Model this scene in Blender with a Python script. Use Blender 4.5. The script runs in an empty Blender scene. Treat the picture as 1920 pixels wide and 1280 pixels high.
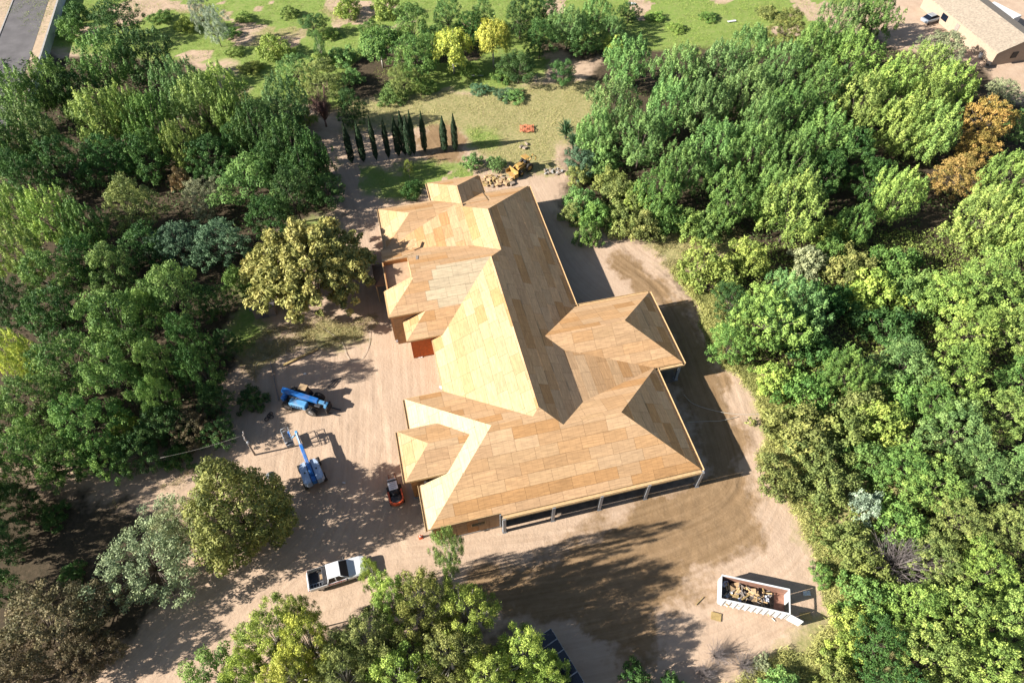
import bpy, bmesh, math, random
import numpy as np
from mathutils import Vector, Matrix

# ------------------------------------------------------------------ camera, light
scene = bpy.context.scene
R = math.radians
CAM_H = 68.0; PITCH = R(53.0); FPX = 1280.0
cam_data = bpy.data.cameras.new('Camera')
cam_data.sensor_width = 36.0; cam_data.lens = 24.0
cam_data.clip_start = 0.5; cam_data.clip_end = 6000.0
cam = bpy.data.objects.new('Camera', cam_data)
scene.collection.objects.link(cam)
cam.location = (0, 0, CAM_H); cam.rotation_euler = (R(90) - PITCH, 0, 0)
scene.camera = cam

SUN_EL = R(28.7); SUN_DIR = R(14.0)      # light travels towards +X turned 14 degrees to +Y
world = bpy.data.worlds.new('World'); scene.world = world; world.use_nodes = True
wn = world.node_tree.nodes; wl = world.node_tree.links
bg = wn['Background']; sky = wn.new('ShaderNodeTexSky'); sky.sky_type = 'NISHITA'; sky.sun_disc = False
sky.sun_elevation = SUN_EL
sky.sun_rotation = R(270.0) - SUN_DIR
sky.air_density = 1.0; sky.dust_density = 1.0; sky.ozone_density = 1.0
wl.new(sky.outputs[0], bg.inputs[0]); bg.inputs[1].default_value = 0.05
sl = bpy.data.lights.new('sun', 'SUN'); sl.energy = 5.0; sl.angle = R(0.53); sl.color = (1.0, 0.95, 0.87)
sun = bpy.data.objects.new('sun', sl); scene.collection.objects.link(sun)
ldir = Vector((math.cos(SUN_DIR) * math.cos(SUN_EL), math.sin(SUN_DIR) * math.cos(SUN_EL), -math.sin(SUN_EL)))
sun.rotation_euler = ldir.to_track_quat('-Z', 'Y').to_euler(); sun.location = (-60, -15, 60)
scene.view_settings.view_transform = 'Standard'; scene.view_settings.look = 'None'
scene.view_settings.gamma = 1.0; scene.view_settings.use_curve_mapping = False
scene.view_settings.exposure = 1.55
scene.render.engine = 'CYCLES'

# ------------------------------------------------------------------ helpers
COL = scene.collection
_fw = np.array([0, math.cos(PITCH), -math.sin(PITCH)]); _up = np.array([0, math.sin(PITCH), math.cos(PITCH)])
def at(x, y, z=0.0):
    """world point at height z that the photograph shows at pixel x, y (1920 x 1280)"""
    d = _fw * FPX + np.array([1.0, 0, 0]) * (x - 960) - _up * (y - 640)
    t = (z - CAM_H) / d[2]
    return Vector((d[0] * t, d[1] * t, z))
def ppm(v):
    return FPX / max(1.0, float(np.dot(np.array([v[0], v[1], v[2] - CAM_H]), _fw)))
def pix(v):
    q = np.array([v[0], v[1], v[2] - CAM_H]); w = float(q @ _fw)
    return 960 + FPX * q[0] / w, 640 - FPX * float(q @ _up) / w

def tag(o, label=None, cat=None, group=None, kind=None):
    if label: o['label'] = label
    if cat: o['category'] = cat
    if group: o['group'] = group
    if kind: o['kind'] = kind
    return o
def empty(name, loc=(0, 0, 0), rz=0.0, label=None, cat=None, group=None):
    o = bpy.data.objects.new(name, None); COL.objects.link(o); o.empty_display_size = 0.2
    o.location = loc; o.rotation_euler = (0, 0, rz)
    return tag(o, label, cat, group)

class MB:
    """collects shapes for one mesh"""
    def __init__(s): s.v = []; s.f = []; s.sm = []
    def add(s, vs, fs, smooth=False):
        n = len(s.v); s.v += [tuple(map(float, q)) for q in vs]
        s.f += [tuple(n + i for i in f) for f in fs]; s.sm += [smooth] * len(fs)
        return s
    def box(s, c, d, rz=0.0, rx=0.0, ry=0.0):
        m = Matrix.Rotation(rz, 3, 'Z') @ Matrix.Rotation(ry, 3, 'Y') @ Matrix.Rotation(rx, 3, 'X')
        vs = []
        for sx in (-.5, .5):
            for sy in (-.5, .5):
                for sz in (-.5, .5):
                    q = m @ Vector((sx * d[0], sy * d[1], sz * d[2])); vs.append((c[0] + q.x, c[1] + q.y, c[2] + q.z))
        return s.add(vs, [(0, 1, 3, 2), (4, 6, 7, 5), (0, 4, 5, 1), (2, 3, 7, 6), (0, 2, 6, 4), (1, 5, 7, 3)])
    def b2(s, x0, y0, z0, x1, y1, z1):
        return s.box(((x0 + x1) / 2, (y0 + y1) / 2, (z0 + z1) / 2), (x1 - x0, y1 - y0, z1 - z0))
    def rbox(s, c, d, r=0.05, rz=0.0, rx=0.0, ry=0.0):
        bm = bmesh.new(); bmesh.ops.create_cube(bm, size=1.0)
        for q in bm.verts: q.co = Vector((q.co.x * d[0], q.co.y * d[1], q.co.z * d[2]))
        bmesh.ops.bevel(bm, geom=list(bm.edges), offset=min(r, .45 * min(d)), segments=2, affect='EDGES', profile=.5)
        m = Matrix.Rotation(rz, 3, 'Z') @ Matrix.Rotation(ry, 3, 'Y') @ Matrix.Rotation(rx, 3, 'X')
        bm.verts.index_update()
        vs = [m @ q.co + Vector(c) for q in bm.verts]; fs = [[q.index for q in f.verts] for f in bm.faces]
        bm.free(); return s.add(vs, fs, False)
    def tube(s, p0, p1, r0, r1=None, n=8, cap=True, smooth=True):
        r1 = r0 if r1 is None else r1
        p0 = Vector(p0); p1 = Vector(p1); a = (p1 - p0).normalized()
        b = a.orthogonal().normalized(); c = a.cross(b)
        vs = []
        for p, r in ((p0, r0), (p1, r1)):
            for i in range(n):
                t = 2 * math.pi * i / n; vs.append(p + (b * math.cos(t) + c * math.sin(t)) * r)
        s.add(vs, [(i, (i + 1) % n, n + (i + 1) % n, n + i) for i in range(n)], smooth)
        if cap:
            m = len(s.v) - 2 * n
            s.f.append(tuple(m + i for i in reversed(range(n)))); s.f.append(tuple(m + n + i for i in range(n))); s.sm += [False, False]
        return s
    def path(s, pts, r0, r1=None, n=6):
        r1 = r0 if r1 is None else r1
        pts = [Vector(p) for p in pts]; m = len(pts); rings = []
        for i, p in enumerate(pts):
            a = (pts[min(i + 1, m - 1)] - pts[max(i - 1, 0)]).normalized()
            ref = Vector((0, 0, 1)) if abs(a.z) < .9 else Vector((1, 0, 0))
            b = a.cross(ref).normalized(); c = a.cross(b); r = r0 + (r1 - r0) * i / (m - 1)
            rings.append([p + (b * math.cos(2 * math.pi * k / n) + c * math.sin(2 * math.pi * k / n)) * r for k in range(n)])
        vs = [q for rg in rings for q in rg]; fs = []
        for i in range(m - 1):
            for k in range(n): fs.append((i * n + k, i * n + (k + 1) % n, (i + 1) * n + (k + 1) % n, (i + 1) * n + k))
        fs.append(tuple(reversed(range(n)))); fs.append(tuple((m - 1) * n + k for k in range(n)))
        return s.add(vs, fs, True)
    def prism(s, poly, z0, z1):
        n = len(poly)
        vs = [(p[0], p[1], z0) for p in poly] + [(p[0], p[1], z1) for p in poly]
        return s.add(vs, [tuple(reversed(range(n))), tuple(range(n, 2 * n))] + [(i, (i + 1) % n, n + (i + 1) % n, n + i) for i in range(n)])
    def loft(s, rings, cap=True, smooth=False):
        n = len(rings[0]); m = len(rings); vs = [q for r in rings for q in r]; fs = []
        for i in range(m - 1):
            for k in range(n): fs.append((i * n + k, i * n + (k + 1) % n, (i + 1) * n + (k + 1) % n, (i + 1) * n + k))
        if cap: fs.append(tuple(reversed(range(n)))); fs.append(tuple((m - 1) * n + k for k in range(n)))
        return s.add(vs, fs, smooth)
    def mesh(s, name):
        me = bpy.data.meshes.new(name); me.from_pydata(s.v, [], s.f)
        me.polygons.foreach_set('use_smooth', s.sm); me.update()
        bm = bmesh.new(); bm.from_mesh(me); bmesh.ops.recalc_face_normals(bm, faces=bm.faces); bm.to_mesh(me); bm.free()
        return me
    def build(s, name, mat, parent=None, label=None):
        me = s.mesh(name); me.materials.append(mat)
        o = bpy.data.objects.new(name, me); COL.objects.link(o); o.parent = parent
        if label: o['label'] = label
        return o
def link_mesh(name, me, parent=None, loc=None):
    o = bpy.data.objects.new(name, me); COL.objects.link(o); o.parent = parent
    if loc is not None: o.location = loc
    return o

# ------------------------------------------------------------------ materials
def nodes_of(name):
    m = bpy.data.materials.new(name); m.use_nodes = True
    nt = m.node_tree; return m, nt.nodes, nt.links, nt.nodes['Principled BSDF']
def mat(name, col, rough=.6, metal=0.0, var=.15, scale=6.0, bump=0.0, spec=.5, dirt=0.0):
    m, n, l, b = nodes_of(name)
    b.inputs['Roughness'].default_value = rough; b.inputs['Metallic'].default_value = metal
    b.inputs['Specular IOR Level'].default_value = spec
    tc = n.new('ShaderNodeTexCoord'); nz = n.new('ShaderNodeTexNoise')
    nz.inputs['Scale'].default_value = scale; nz.inputs['Detail'].default_value = 6.0
    l.new(tc.outputs['Object'], nz.inputs['Vector'])
    mr = n.new('ShaderNodeMapRange'); mr.inputs['From Min'].default_value = .3; mr.inputs['From Max'].default_value = .7
    mr.inputs['To Min'].default_value = 1 - var; mr.inputs['To Max'].default_value = 1 + var
    l.new(nz.outputs['Fac'], mr.inputs['Value'])
    mx = n.new('ShaderNodeVectorMath'); mx.operation = 'SCALE'; mx.inputs[0].default_value = [c * DARK for c in col[:3]]
    l.new(mr.outputs['Result'], mx.inputs['Scale'])
    out = mx.outputs[0]
    if dirt:
        n2 = n.new('ShaderNodeTexNoise'); n2.inputs['Scale'].default_value = scale * .4; n2.inputs['Detail'].default_value = 8
        l.new(tc.outputs['Object'], n2.inputs['Vector'])
        r2 = n.new('ShaderNodeMapRange'); r2.inputs['From Min'].default_value = .52; r2.inputs['From Max'].default_value = .72; r2.inputs['To Max'].default_value = dirt
        l.new(n2.outputs['Fac'], r2.inputs['Value'])
        mm = n.new('ShaderNodeMix'); mm.data_type = 'RGBA'; mm.inputs['B'].default_value = (.30, .22, .15, 1)
        l.new(r2.outputs['Result'], mm.inputs['Factor']); l.new(out, mm.inputs['A']); out = mm.outputs['Result']
    l.new(out, b.inputs['Base Color'])
    if bump:
        bp = n.new('ShaderNodeBump'); bp.inputs['Strength'].default_value = bump; bp.inputs['Distance'].default_value = .03
        l.new(nz.outputs['Fac'], bp.inputs['Height']); l.new(bp.outputs[0], b.inputs['Normal'])
    return m
DARK = .72
M = {}
M['white_paint'] = mat('white_paint', (.75, .76, .78), .35, 0, .06, 3, dirt=.25)
M['white_worn'] = mat('white_worn', (.72, .73, .73), .5, 0, .08, 2, dirt=.4)
M['pale_blue_paint'] = mat('pale_blue_paint', (.42, .52, .68), .4, 0, .08, 3, dirt=.2)
M['blue_paint'] = mat('blue_paint', (.015, .15, .48), .45, 0, .12, 3, dirt=.35)
M['light_blue_paint'] = mat('light_blue_paint', (.10, .32, .58), .45, 0, .12, 3, dirt=.35)
M['red_paint'] = mat('red_paint', (.55, .045, .03), .4, 0, .1, 3)
M['orange_paint'] = mat('orange_paint', (.66, .10, .025), .4, 0, .1, 3, dirt=.15)
M['yellow_paint'] = mat('yellow_paint', (.46, .27, .07), .6, 0, .2, 3, dirt=.6)
M['black'] = mat('black_plastic', (.018, .018, .02), .5, 0, .2, 5)
M['rubber'] = mat('rubber', (.022, .021, .02), .85, 0, .25, 8, dirt=.35)
M['dark_metal'] = mat('dark_metal', (.05, .05, .055), .5, .3, .2, 5, dirt=.2)
M['steel'] = mat('steel', (.40, .41, .43), .4, .7, .12, 5)
M['galvanised'] = mat('galvanised', (.42, .44, .47), .5, .3, .12, 4)
M['glass'] = mat('dark_glass', (.008, .012, .022), .3, 0, .05, 2, spec=.25)
M['rust'] = mat('rust', (.30, .15, .10), .85, 0, .3, 3, bump=.2)
M['concrete'] = mat('concrete', (.38, .36, .34), .9, 0, .15, 1.5, bump=.1)
M['slab'] = mat('shade_dark_slab', (.22, .17, .13), .95, 0, .25, 1.5)  # concrete darkened: shade under the roofs is put into its colour
M['tan_roof'] = mat('tan_shingle', (.33, .27, .205), .9, 0, .25, 3, bump=.3)
M['stucco'] = mat('stucco', (.40, .30, .22), .9, 0, .08, 3)
M['asphalt'] = mat('asphalt', (.12, .11, .112), .9, 0, .22, .5, bump=.1)
M['wood_new'] = mat('new_lumber', (.60, .40, .20), .7, 0, .18, 4, bump=.05)
M['wood_old'] = mat('weathered_wood', (.27, .23, .20), .9, 0, .25, 5, bump=.1)
M['wood_gold'] = mat('golden_lumber', (.40, .28, .11), .7, 0, .2, 4)
M['interior'] = mat('shade_painted_interior', (.05, .04, .035), .9, 0, .2, 2)  # near-black base colour paints in the shade of the open rooms
M['canopy_board_shaded'] = mat('canopy_board_shaded', (.26, .15, .09), .85, 0, .2, 2)  # dark brown carries the tree's shade in the wood colour
M['deck_board'] = mat('deck_board', (.30, .28, .30), .85, 0, .2, 3)
M['bark'] = mat('bark', (.13, .10, .075), .9, 0, .3, 5, bump=.3)
M['bark_white'] = mat('pale_bark', (.55, .50, .43), .8, 0, .25, 4)
M['twig_grey'] = mat('grey_twig', (.27, .23, .22), .9, 0, .3, 3)
M['twig_red'] = mat('reddish_twig', (.30, .17, .14), .9, 0, .3, 3)
M['solar'] = mat('solar_panel', (.012, .014, .022), .15, 0, .2, 2, spec=.6)
M['hose'] = mat('pale_hose', (.55, .50, .42), .6, 0, .05, 3)
M['rock'] = mat('rubble', (.36, .28, .21), .9, 0, .25, 4, bump=.3)
M['mesh_orange'] = mat('orange_mesh', (.62, .20, .10), .8, 0, .2, 6)
M['tarp'] = mat('pale_tarp', (.55, .58, .66), .6, 0, .15, 4)
M['cardboard'] = mat('cardboard', (.42, .28, .15), .8, 0, .15, 4)
M['grey_roof'] = mat('grey_shed_roof', (.14, .12, .13), .8, 0, .2, 2)

def leaf_mat(name, trans=.18, rough=.6, lo=.6, hi=1.95):
    """leaf colour = colour of the crown object, varied from leaf to leaf"""
    m, n, l, b = nodes_of(name)
    oi = n.new('ShaderNodeObjectInfo'); a = n.new('ShaderNodeAttribute'); a.attribute_name = 'rnd'
    hs = n.new('ShaderNodeHueSaturation')
    r1 = n.new('ShaderNodeMapRange'); r1.inputs['To Min'].default_value = lo; r1.inputs['To Max'].default_value = hi
    l.new(a.outputs['Fac'], r1.inputs['Value']); l.new(r1.outputs['Result'], hs.inputs['Value'])
    r2 = n.new('ShaderNodeMapRange'); r2.inputs['To Min'].default_value = .525; r2.inputs['To Max'].default_value = .475
    l.new(a.outputs['Fac'], r2.inputs['Value']); l.new(r2.outputs['Result'], hs.inputs['Hue'])
    l.new(oi.outputs['Color'], hs.inputs['Color'])
    l.new(hs.outputs[0], b.inputs['Base Color'])
    b.inputs['Roughness'].default_value = rough; b.inputs['Specular IOR Level'].default_value = .2
    t = n.new('ShaderNodeBsdfTranslucent'); l.new(hs.outputs[0], t.inputs['Color'])
    mx = n.new('ShaderNodeMixShader'); mx.inputs[0].default_value = trans
    l.new(b.outputs[0], mx.inputs[1]); l.new(t.outputs[0], mx.inputs[2])
    l.new(mx.outputs[0], n['Material Output'].inputs['Surface'])
    return m
M['leaf'] = leaf_mat('foliage')

def ply_mat(name):
    m, n, l, b = nodes_of(name)
    at_ = n.new('ShaderNodeAttribute'); at_.attribute_name = 'tint'
    gr = n.new('ShaderNodeAttribute'); gr.attribute_name = 'grain'
    mp = n.new('ShaderNodeVectorMath'); mp.operation = 'MULTIPLY'; mp.inputs[1].default_value = (.9, 7.0, 1.0)
    l.new(gr.outputs['Vector'], mp.inputs[0])
    nz = n.new('ShaderNodeTexNoise'); nz.inputs['Scale'].default_value = 1.0; nz.inputs['Detail'].default_value = 5; nz.inputs['Distortion'].default_value = .6
    l.new(mp.outputs[0], nz.inputs['Vector'])
    r = n.new('ShaderNodeMapRange'); r.inputs['From Min'].default_value = .35; r.inputs['From Max'].default_value = .68
    r.inputs['To Min'].default_value = .80; r.inputs['To Max'].default_value = 1.12
    l.new(nz.outputs['Fac'], r.inputs['Value'])
    # nail rows every 0.61 m
    sx = n.new('ShaderNodeSeparateXYZ'); l.new(gr.outputs['Vector'], sx.inputs[0])
    d = n.new('ShaderNodeMath'); d.operation = 'DIVIDE'; d.inputs[1].default_value = .61; l.new(sx.outputs[0], d.inputs[0])
    fr = n.new('ShaderNodeMath'); fr.operation = 'FRACT'; l.new(d.outputs[0], fr.inputs[0])
    ls = n.new('ShaderNodeMath'); ls.operation = 'LESS_THAN'; ls.inputs[1].default_value = .055; l.new(fr.outputs[0], ls.inputs[0])
    k = n.new('ShaderNodeMath'); k.operation = 'MULTIPLY_ADD'; k.inputs[1].default_value = -.16; k.inputs[2].default_value = 1.0; l.new(ls.outputs[0], k.inputs[0])
    kk = n.new('ShaderNodeMath'); kk.operation = 'MULTIPLY'; l.new(k.outputs[0], kk.inputs[0]); l.new(r.outputs['Result'], kk.inputs[1])
    sc = n.new('ShaderNodeVectorMath'); sc.operation = 'SCALE'; l.new(at_.outputs['Color'], sc.inputs[0]); l.new(kk.outputs[0], sc.inputs['Scale'])
    s3 = n.new('ShaderNodeVectorMath'); s3.operation = 'SCALE'; s3.inputs['Scale'].default_value = .70; l.new(sc.outputs[0], s3.inputs[0])
    l.new(s3.outputs[0], b.inputs['Base Color']); b.inputs['Roughness'].default_value = .75; b.inputs['Specular IOR Level'].default_value = .25
    return m
M['ply'] = ply_mat('plywood')

def vnoise(x, y, seed=0):
    """smooth value noise on numpy arrays"""
    x = np.asarray(x, float); y = np.asarray(y, float)
    xi = np.floor(x).astype(np.int64); yi = np.floor(y).astype(np.int64); xf = x - xi; yf = y - yi
    def h(a, b):
        q = (a * 374761393 + b * 668265263 + seed * 982451653) & 0xffffffff
        q = ((q ^ (q >> 13)) * 1274126177) & 0xffffffff
        return ((q ^ (q >> 16)) & 0xffff) / 65535.0
    u = xf * xf * (3 - 2 * xf); v = yf * yf * (3 - 2 * yf)
    return (h(xi, yi) * (1 - u) + h(xi + 1, yi) * u) * (1 - v) + (h(xi, yi + 1) * (1 - u) + h(xi + 1, yi + 1) * u) * v
def fbm(x, y, seed=0, oct=4):
    s = 0; a = .5
    for i in range(oct): s = s + a * vnoise(x * 2 ** i, y * 2 ** i, seed + i); a *= .5
    return s / (1 - .5 ** oct)
def inpoly(x, y, poly):
    c = np.zeros(x.shape, bool); n = len(poly)
    for i in range(n):
        x0, y0 = poly[i][:2]; x1, y1 = poly[(i + 1) % n][:2]
        if y0 == y1: continue
        k = ((y0 > y) != (y1 > y)) & (x < (x1 - x0) * (y - y0) / (y1 - y0) + x0); c ^= k
    return c
# ------------------------------------------------------------------ ground
def gpoly(px): return [tuple(at(*p)[:2]) for p in px]
Z_LUSH = [gpoly(p) for p in (
    [(-200, -120), (1700, -120), (1660, 20), (1600, 80), (1110, 100), (1090, 95), (1040, 70), (1000, 150), (930, 172), (880, 160), (820, 175), (720, 190), (700, 120), (665, 105), (650, 200), (470, 215), (420, 110), (330, 120), (100, 90)],
    [(690, 345), (760, 300), (860, 315), (905, 300), (935, 318), (900, 330), (810, 352), (790, 372), (726, 388), (712, 372)],
    [(868, 255), (900, 232), (935, 250), (925, 275), (885, 285)],
    [(620, 300), (700, 310), (760, 345), (700, 370), (660, 330)],
    [(530, 425), (600, 405), (640, 415), (600, 440), (545, 440)],
    [(470, 420), (440, 600), (430, 680), (500, 640), (520, 560)],
    [(935, 325), (1010, 300), (1030, 325), (960, 345)])]
Z_DRY = [gpoly(p) for p in (
    [(640, 200), (690, 190), (900, 168), (1060, 150), (1130, 150), (1130, 215), (1040, 270), (1050, 330), (985, 330), (905, 290), (860, 240), (700, 240), (640, 260)],
    [(1210, 455), (1290, 428), (1390, 440), (1400, 470), (1300, 490), (1270, 520), (1240, 480)],
    [(470, 60), (610, 10), (640, 40), (480, 95)], [(330, 20), (420, 20), (400, 90), (340, 90)],
    [(1400, 700), (1440, 820), (1500, 930), (1560, 1100), (1540, 1180), (1440, 1235), (1330, 1290), (1330, 1400), (1700, 1400), (1700, 700)],
    [(560, 590), (680, 600), (700, 640), (600, 660)], [(440, 690), (540, 620), (560, 640), (480, 700)],
    [(1180, 30), (1420, 0), (1480, 30), (1300, 60)])]
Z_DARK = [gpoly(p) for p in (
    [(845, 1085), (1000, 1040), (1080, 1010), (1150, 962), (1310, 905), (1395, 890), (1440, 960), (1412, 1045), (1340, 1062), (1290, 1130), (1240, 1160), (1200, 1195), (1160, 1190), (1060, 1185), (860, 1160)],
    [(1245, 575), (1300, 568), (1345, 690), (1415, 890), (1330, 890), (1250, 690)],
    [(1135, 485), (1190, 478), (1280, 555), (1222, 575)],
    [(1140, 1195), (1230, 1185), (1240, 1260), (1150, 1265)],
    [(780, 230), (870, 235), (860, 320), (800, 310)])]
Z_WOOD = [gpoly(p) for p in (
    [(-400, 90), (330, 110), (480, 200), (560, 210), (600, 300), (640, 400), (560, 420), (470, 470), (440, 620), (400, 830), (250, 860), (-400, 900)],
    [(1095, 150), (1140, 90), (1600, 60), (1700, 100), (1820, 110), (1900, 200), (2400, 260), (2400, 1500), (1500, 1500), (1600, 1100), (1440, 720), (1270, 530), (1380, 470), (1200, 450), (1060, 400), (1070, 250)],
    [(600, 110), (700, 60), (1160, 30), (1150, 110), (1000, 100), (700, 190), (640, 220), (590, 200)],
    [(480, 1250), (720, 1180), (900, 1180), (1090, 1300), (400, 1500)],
    [(-400, 880), (60, 890), (130, 925), (330, 960), (340, 1090), (240, 1190), (160, 1290), (-400, 1400)])]  # lower left: dark floor colour laid here to stand in for tree shade
Z_PALE = [gpoly(p) for p in ([(1655, 10), (1720, -60), (2400, -60), (2400, 170), (1920, 150), (1800, 110), (1700, 60)],)]

def axis(lo, hi, st):
    a = list(np.arange(lo, hi + 1e-6, st)); g = st
    left = []; x = lo
    while x > -3500: g *= 1.5; x -= g; left.append(x)
    right = []; x = a[-1]; g = st
    while x < 3500: g *= 1.5; x += g; right.append(x)
    return np.array(left[::-1] + a + right)
def axis2(lo, a, b, hi, fine, coarse):
    core = np.concatenate([np.arange(lo, a, coarse), np.arange(a, b, fine), np.arange(b, hi, coarse)]); o = axis(lo, hi, coarse)
    return np.concatenate([o[o < lo - 1e-6], core, o[o > core[-1] + 1e-6]])
gx = axis2(-112, -36, 36, 112, .28, .8); gy = axis2(6, 13, 64, 146, .28, .7)
XX, YY = np.meshgrid(gx, gy)
xr = XX.ravel(); yr = YY.ravel()
wx = xr + (fbm(xr * .35, yr * .35, 3) - .5) * 5.0; wy = yr + (fbm(xr * .35, yr * .35, 9) - .5) * 5.0
def zone(polys):
    acc = np.zeros(xr.shape)
    OFF = [(r * math.cos(a), r * math.sin(a)) for r, m_ in ((0, 1), (.9, 4), (1.9, 6)) for a in [6.283 * k / m_ for k in range(m_)]]
    for dx, dy in OFF:
        k = np.zeros(xr.shape, bool)
        for p in polys: k |= inpoly(wx + dx, wy + dy, p)
        acc += k
    return acc / 11.0
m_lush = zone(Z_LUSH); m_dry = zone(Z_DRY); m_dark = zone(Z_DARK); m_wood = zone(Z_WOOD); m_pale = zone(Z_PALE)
far = ((np.abs(xr) > 112) | (yr > 146) | (yr < 6)).astype(float)
m_dry = np.maximum(m_dry, far * .6); m_lush = np.maximum(m_lush * (fbm(xr * .12, yr * .12, 21) > .36), far * .2)
A_U = R(13.8)
HO = at(1306, 912)[:2]                              # house corner post
cu = (xr - HO[0]) * math.cos(A_U) + (yr - HO[1]) * math.sin(A_U); cv = -(xr - HO[0]) * math.sin(A_U) + (yr - HO[1]) * math.cos(A_U)
clear = 1 - ((cu > -31.5) & (cu < 4.5) & (cv > -1) & (cv < 53)).astype(float)
gz_ = (fbm(xr * .5, yr * .5, 5, 3) - .5) * .06 + (fbm(xr * 1.6, yr * 1.6, 8, 2) - .5) * .035
TRACKS = [gpoly(q) for q in ([(300, 1380), (400, 1250), (520, 1150), (640, 1060), (690, 950), (690, 800), (690, 650), (690, 560), (670, 440), (640, 330), (590, 270)], [(560, 1130), (700, 1075), (850, 1070), (1100, 1040), (1330, 965), (1400, 905), (1340, 740), (1290, 600), (1230, 520), (1150, 480), (1060, 330)])]
f_d = np.full(xr.shape, 1e9); f_a = np.zeros(xr.shape)
for tr_ in TRACKS:
    t_ = np.array(tr_); t_ = np.stack([np.interp(np.linspace(0, len(t_) - 1, 60), np.arange(len(t_)), t_[:, i]) for i in (0, 1)], -1)
    for _ in range(8): t_[1:-1] = (t_[:-2] + 2 * t_[1:-1] + t_[2:]) / 4
    acc_ = 0.0
    for i in range(len(t_) - 1):
        d_ = t_[i + 1] - t_[i]; L_ = np.hypot(*d_); d_ = d_ / L_
        s_ = np.clip((xr - t_[i][0]) * d_[0] + (yr - t_[i][1]) * d_[1], 0, L_); ex = xr - t_[i][0] - d_[0] * s_; ey = yr - t_[i][1] - d_[1] * s_
        sg = np.sign(ex * -d_[1] + ey * d_[0]); q_ = np.hypot(ex, ey); k_ = q_ < np.abs(f_d)
        f_d = np.where(k_, q_ * np.where(sg == 0, 1, sg), f_d); f_a = np.where(k_, acc_ + s_, f_a); acc_ += L_
    acc_ += 50
open_ = np.clip(1 - m_lush - m_wood, 0, 1)
rut = (vnoise(f_d * 2.1, f_a * .13, 14) - .5) + .6 * (vnoise(f_d * 4.3 + 7, f_a * .3, 15) - .5)
gz_ += open_ * rut * (.045 + .06 * m_dark) + open_ * (fbm(xr * 1.9, yr * 1.9, 31, 2) - .5) * .05 + m_dark * (fbm(xr * 1.1, yr * 1.1, 33, 3) - .5) * .12
gz_ = np.minimum((gz_ - .045), 0) * clear * (1 - far) - .005
NX = len(gx); NY = len(gy)
idx = np.arange(NX * NY).reshape(NY, NX)
quads = np.stack([idx[:-1, :-1], idx[:-1, 1:], idx[1:, 1:], idx[1:, :-1]], -1).reshape(-1, 4)
gme = bpy.data.meshes.new('ground')
gme.from_pydata(np.stack([xr, yr, gz_], -1).tolist(), [], quads.tolist())
gme.polygons.foreach_set('use_smooth', np.ones(len(gme.polygons), bool))
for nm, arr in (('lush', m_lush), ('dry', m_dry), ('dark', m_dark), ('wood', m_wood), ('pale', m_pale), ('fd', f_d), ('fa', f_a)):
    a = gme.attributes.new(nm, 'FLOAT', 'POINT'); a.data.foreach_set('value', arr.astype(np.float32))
gme.update()

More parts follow.
